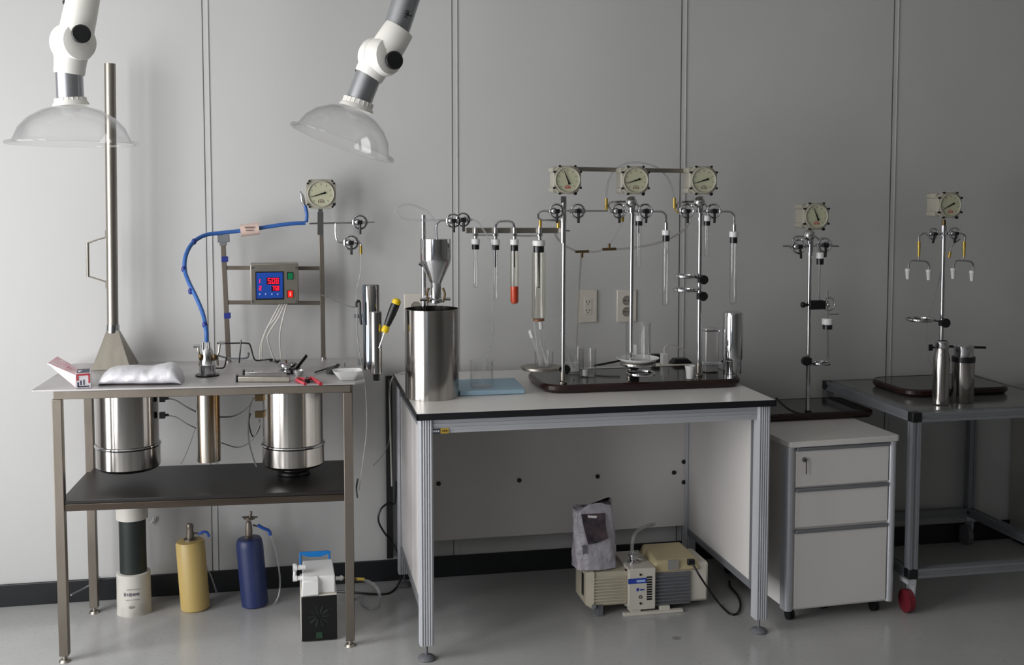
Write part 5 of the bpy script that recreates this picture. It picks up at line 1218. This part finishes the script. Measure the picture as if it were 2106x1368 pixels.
for x in (KX0, KX1):
    for y in (KY0, KY1):
        part('leg', profile(MB(), (x, y, .17), (x, y, KZ - .035)), 'alu_dark', t)
        part('corner_cap', MB().box((x, y - .0, zr), (w_ * 1.06, w_ * 1.06, w_ * 1.04)), 'black', t, bevel=.002)
        part('corner_cap', MB().box((x, y, zl), (w_ * 1.06, w_ * 1.06, w_ * 1.04)), 'black', t, bevel=.002)
        cs = part('caster', MB().cyl((x - .025, y - .0, .045), (x - .002, y - .0, .045), .0445, n=28), 'red_wheel' if y < -.3 else 'fin_grey', t)
        part('caster_fork', MB().hexa([(x + .0, y - .02, .03), (x + .006, y - .02, .03), (x + .006, y + .03, .03), (x, y + .03, .03), (x, y - .03, .125), (x + .006, y - .03, .125), (x + .006, y + .03, .125), (x, y + .03, .125)]).bb(x - .03, x + .006, y - .03, y + .03, .118, .134), 'alu', cs)
tray('wooden_base_tray', 'dark mahogany base tray on the grey aluminium cart', 2.735, 3.22, -.50, -.16, KZ + .001, r=.08)
T3 = KZ + .033; S3 = -.36
q = P(1933, 800, S3)
t = thing('gauge_stand', 'rightmost gauge stand, on the cart tray behind two bottles', 'gauge stand', (q.x, S3, T3), GS)
pole(t, 1941, 478, 1934, 800, S3, T3, 4.2)
gauge(t, 1954, 422, S3 - .015, 24, 207, 1, depth=.085, red=True)
part('brass_neck', MB().cyl(P(1941, 452, S3), P(1941, 466, S3), .0085, n=14), 'brass_dk', t)
b = MB().cyl(P(1941, 464, S3), P(1940, 486, S3), S(6, q), n=14).cyl(P(1912, 481, S3), P(1975, 481, S3), .0036, n=10)
b.tube([P(x, y, S3) for x, y in ((1905, 480), (1897, 481), (1891, 486), (1890, 496))], .0036, n=8).tube([P(x, y, S3) for x, y in ((1972, 480), (1980, 481), (1985, 486), (1984, 496))], .0036, n=8)
for x0 in (1890, 1982): b.cyl(P(x0, 526, S3), P(x0 - .5, 537, S3), .003, n=8)
for xa, xb in ((1869, 1911), (1962, 2002)):
    b.tube([P(x, y, S3) for x, y in ((xa, 553), (xa + .5, 545), (xa + 4, 538), (xa + 10, 536), (xb - 10, 537), (xb - 3, 540), (xb, 546), (xb, 555))], .0036, n=8, k=4)
part('manifold', b, 'steel_pol', t)
valve(t, 1919, 481, S3 - .014, 11, -12); valve(t, 1963, 480, S3 - .014, 11, -12)
for px in (1890, 1983): part('hose_barb', MB().cyl(P(px, 496, S3), P(px, 512, S3), .0068, n=12).cyl(P(px, 511, S3), P(px - .5, 528, S3), .0056, n=12), 'brass', t)
part('hose_barb', MB().cyl(P(1954, 518, S3 - .02), P(1952, 530, S3 - .02), .0058, n=12), 'brass', t)
part('short_hose', MB().tube([P(1974, 492, S3), P(1966, 498, S3 - .02), P(1958, 505, S3 - .02), P(1954, 520, S3 - .02)], .003, n=8), 'cable_g', t)
for i, px in enumerate((1867, 1910, 1960, 1999)):
    py = (552, 554, 551, 556)[i]; a, c = P(px, py, S3), P(px, py + 22, S3)
    part('white_nozzle', MB().lathe(c, [(S(3.6, q), 0), (S(5, q), (a - c).length * .75), (S(5.8, q), (a - c).length * .8), (S(5.8, q), (a - c).length * .92), (S(3.5, q), (a - c).length)], a - c, n=20, cap0=True, cap1=True), 'white_pl', t)
ring_clamp(1893, 657, 1937, 62, S3, label='chrome ring clamp halfway up the cart stand pole', kpy=7, m='steel_pol')
wire('thin_line', [(1935, 560, S3 + .01), (1925, 600, -.3), (1912, 640, -.3), (1905, 690, -.3), (1908, 730, -.3), (1916, 755, -.3)], .0018, 'cable_g', 'thin grey line hanging behind the cart stand pole', 'hose')
t = thing('angled_clamp_arm', 'dark clamp arm projecting right behind the wide steel bottle', 'clamp', P(2000, 715, -.3))
part('arm', MB().bar(P(1934, 712, S3), P(2026, 715, -.3), .012, .01), 'dark_metal', t); part('wing_screw', MB().box(P(1914, 715, S3), (.016, .006, .026)).cyl(P(1914, 715, S3), P(1934, 714, S3), .004, n=8), 'dark_metal', t)
q = G(1933, 835, KZ); s = S(1, q); cyy = q.y + s * 16.5; q = Vector((P(1934, 835, cyy).x, cyy, KZ + .0005)); zz = lambda yy: P(1934, yy, cyy).z
t = thing('steel_bottle', 'slim steel bottle on the cart, left of the pair', 'bottle', q, 'steel bottles on the cart')
part('bottle_body', MB().lathe((q.x, q.y, 0), [(s * 15.5, q.z), (s * 17, q.z + .004), (s * 16.5, zz(740)), (s * 14.5, zz(728)), (s * 13, zz(722)), (s * 13, zz(716))], n=40, cap0=True, cap1=True), 'steel', t)
part('bottle_cap', MB().lathe((q.x, q.y, 0), [(s * 12.5, zz(716)), (s * 13.5, zz(714)), (s * 13.5, zz(704)), (s * 11, zz(701))], n=32, cap0=True, cap1=True), 'chrome', t)
q = G(1980, 831, KZ); cyy = q.y + s * 22; q = Vector((P(1979, 830, cyy).x, cyy, KZ + .0005)); zz = lambda yy: P(1979, yy, cyy).z
t = thing('steel_bottle', 'wide steel bottle with black neck band on the cart', 'bottle', q, 'steel bottles on the cart')
part('bottle_body', MB().lathe((q.x, q.y, 0), [(s * 21.5, q.z), (s * 22.5, q.z + .004), (s * 22.5, zz(744))], n=40, cap0=True, cap1=True), 'steel', t)
part('neck_band', MB().cyl((q.x, q.y, zz(744)), (q.x, q.y, zz(733)), s * 23.5, n=40), 'black', t)
part('bottle_cap', MB().lathe((q.x, q.y, 0), [(s * 19.5, zz(733)), (s * 19.5, zz(720)), (s * 20, zz(718)), (s * 20, zz(712)), (s * 17, zz(709))], n=40, cap0=True, cap1=True), 'chrome', t)
q = P(2081, 1000, -.03)
t = thing('grey_cabinet', 'pale grey cabinet standing right of the cart at the photo edge', 'cabinet', (q.x + .2, -.16, 0))
part('cabinet_body', MB().bb(q.x, q.x + .4, -.3, -.02, .02, .72), 'cab_grey', t, bevel=.003); part('plinth', MB().bb(q.x + .01, q.x + .39, -.29, -.03, 0, .02), 'black', t)
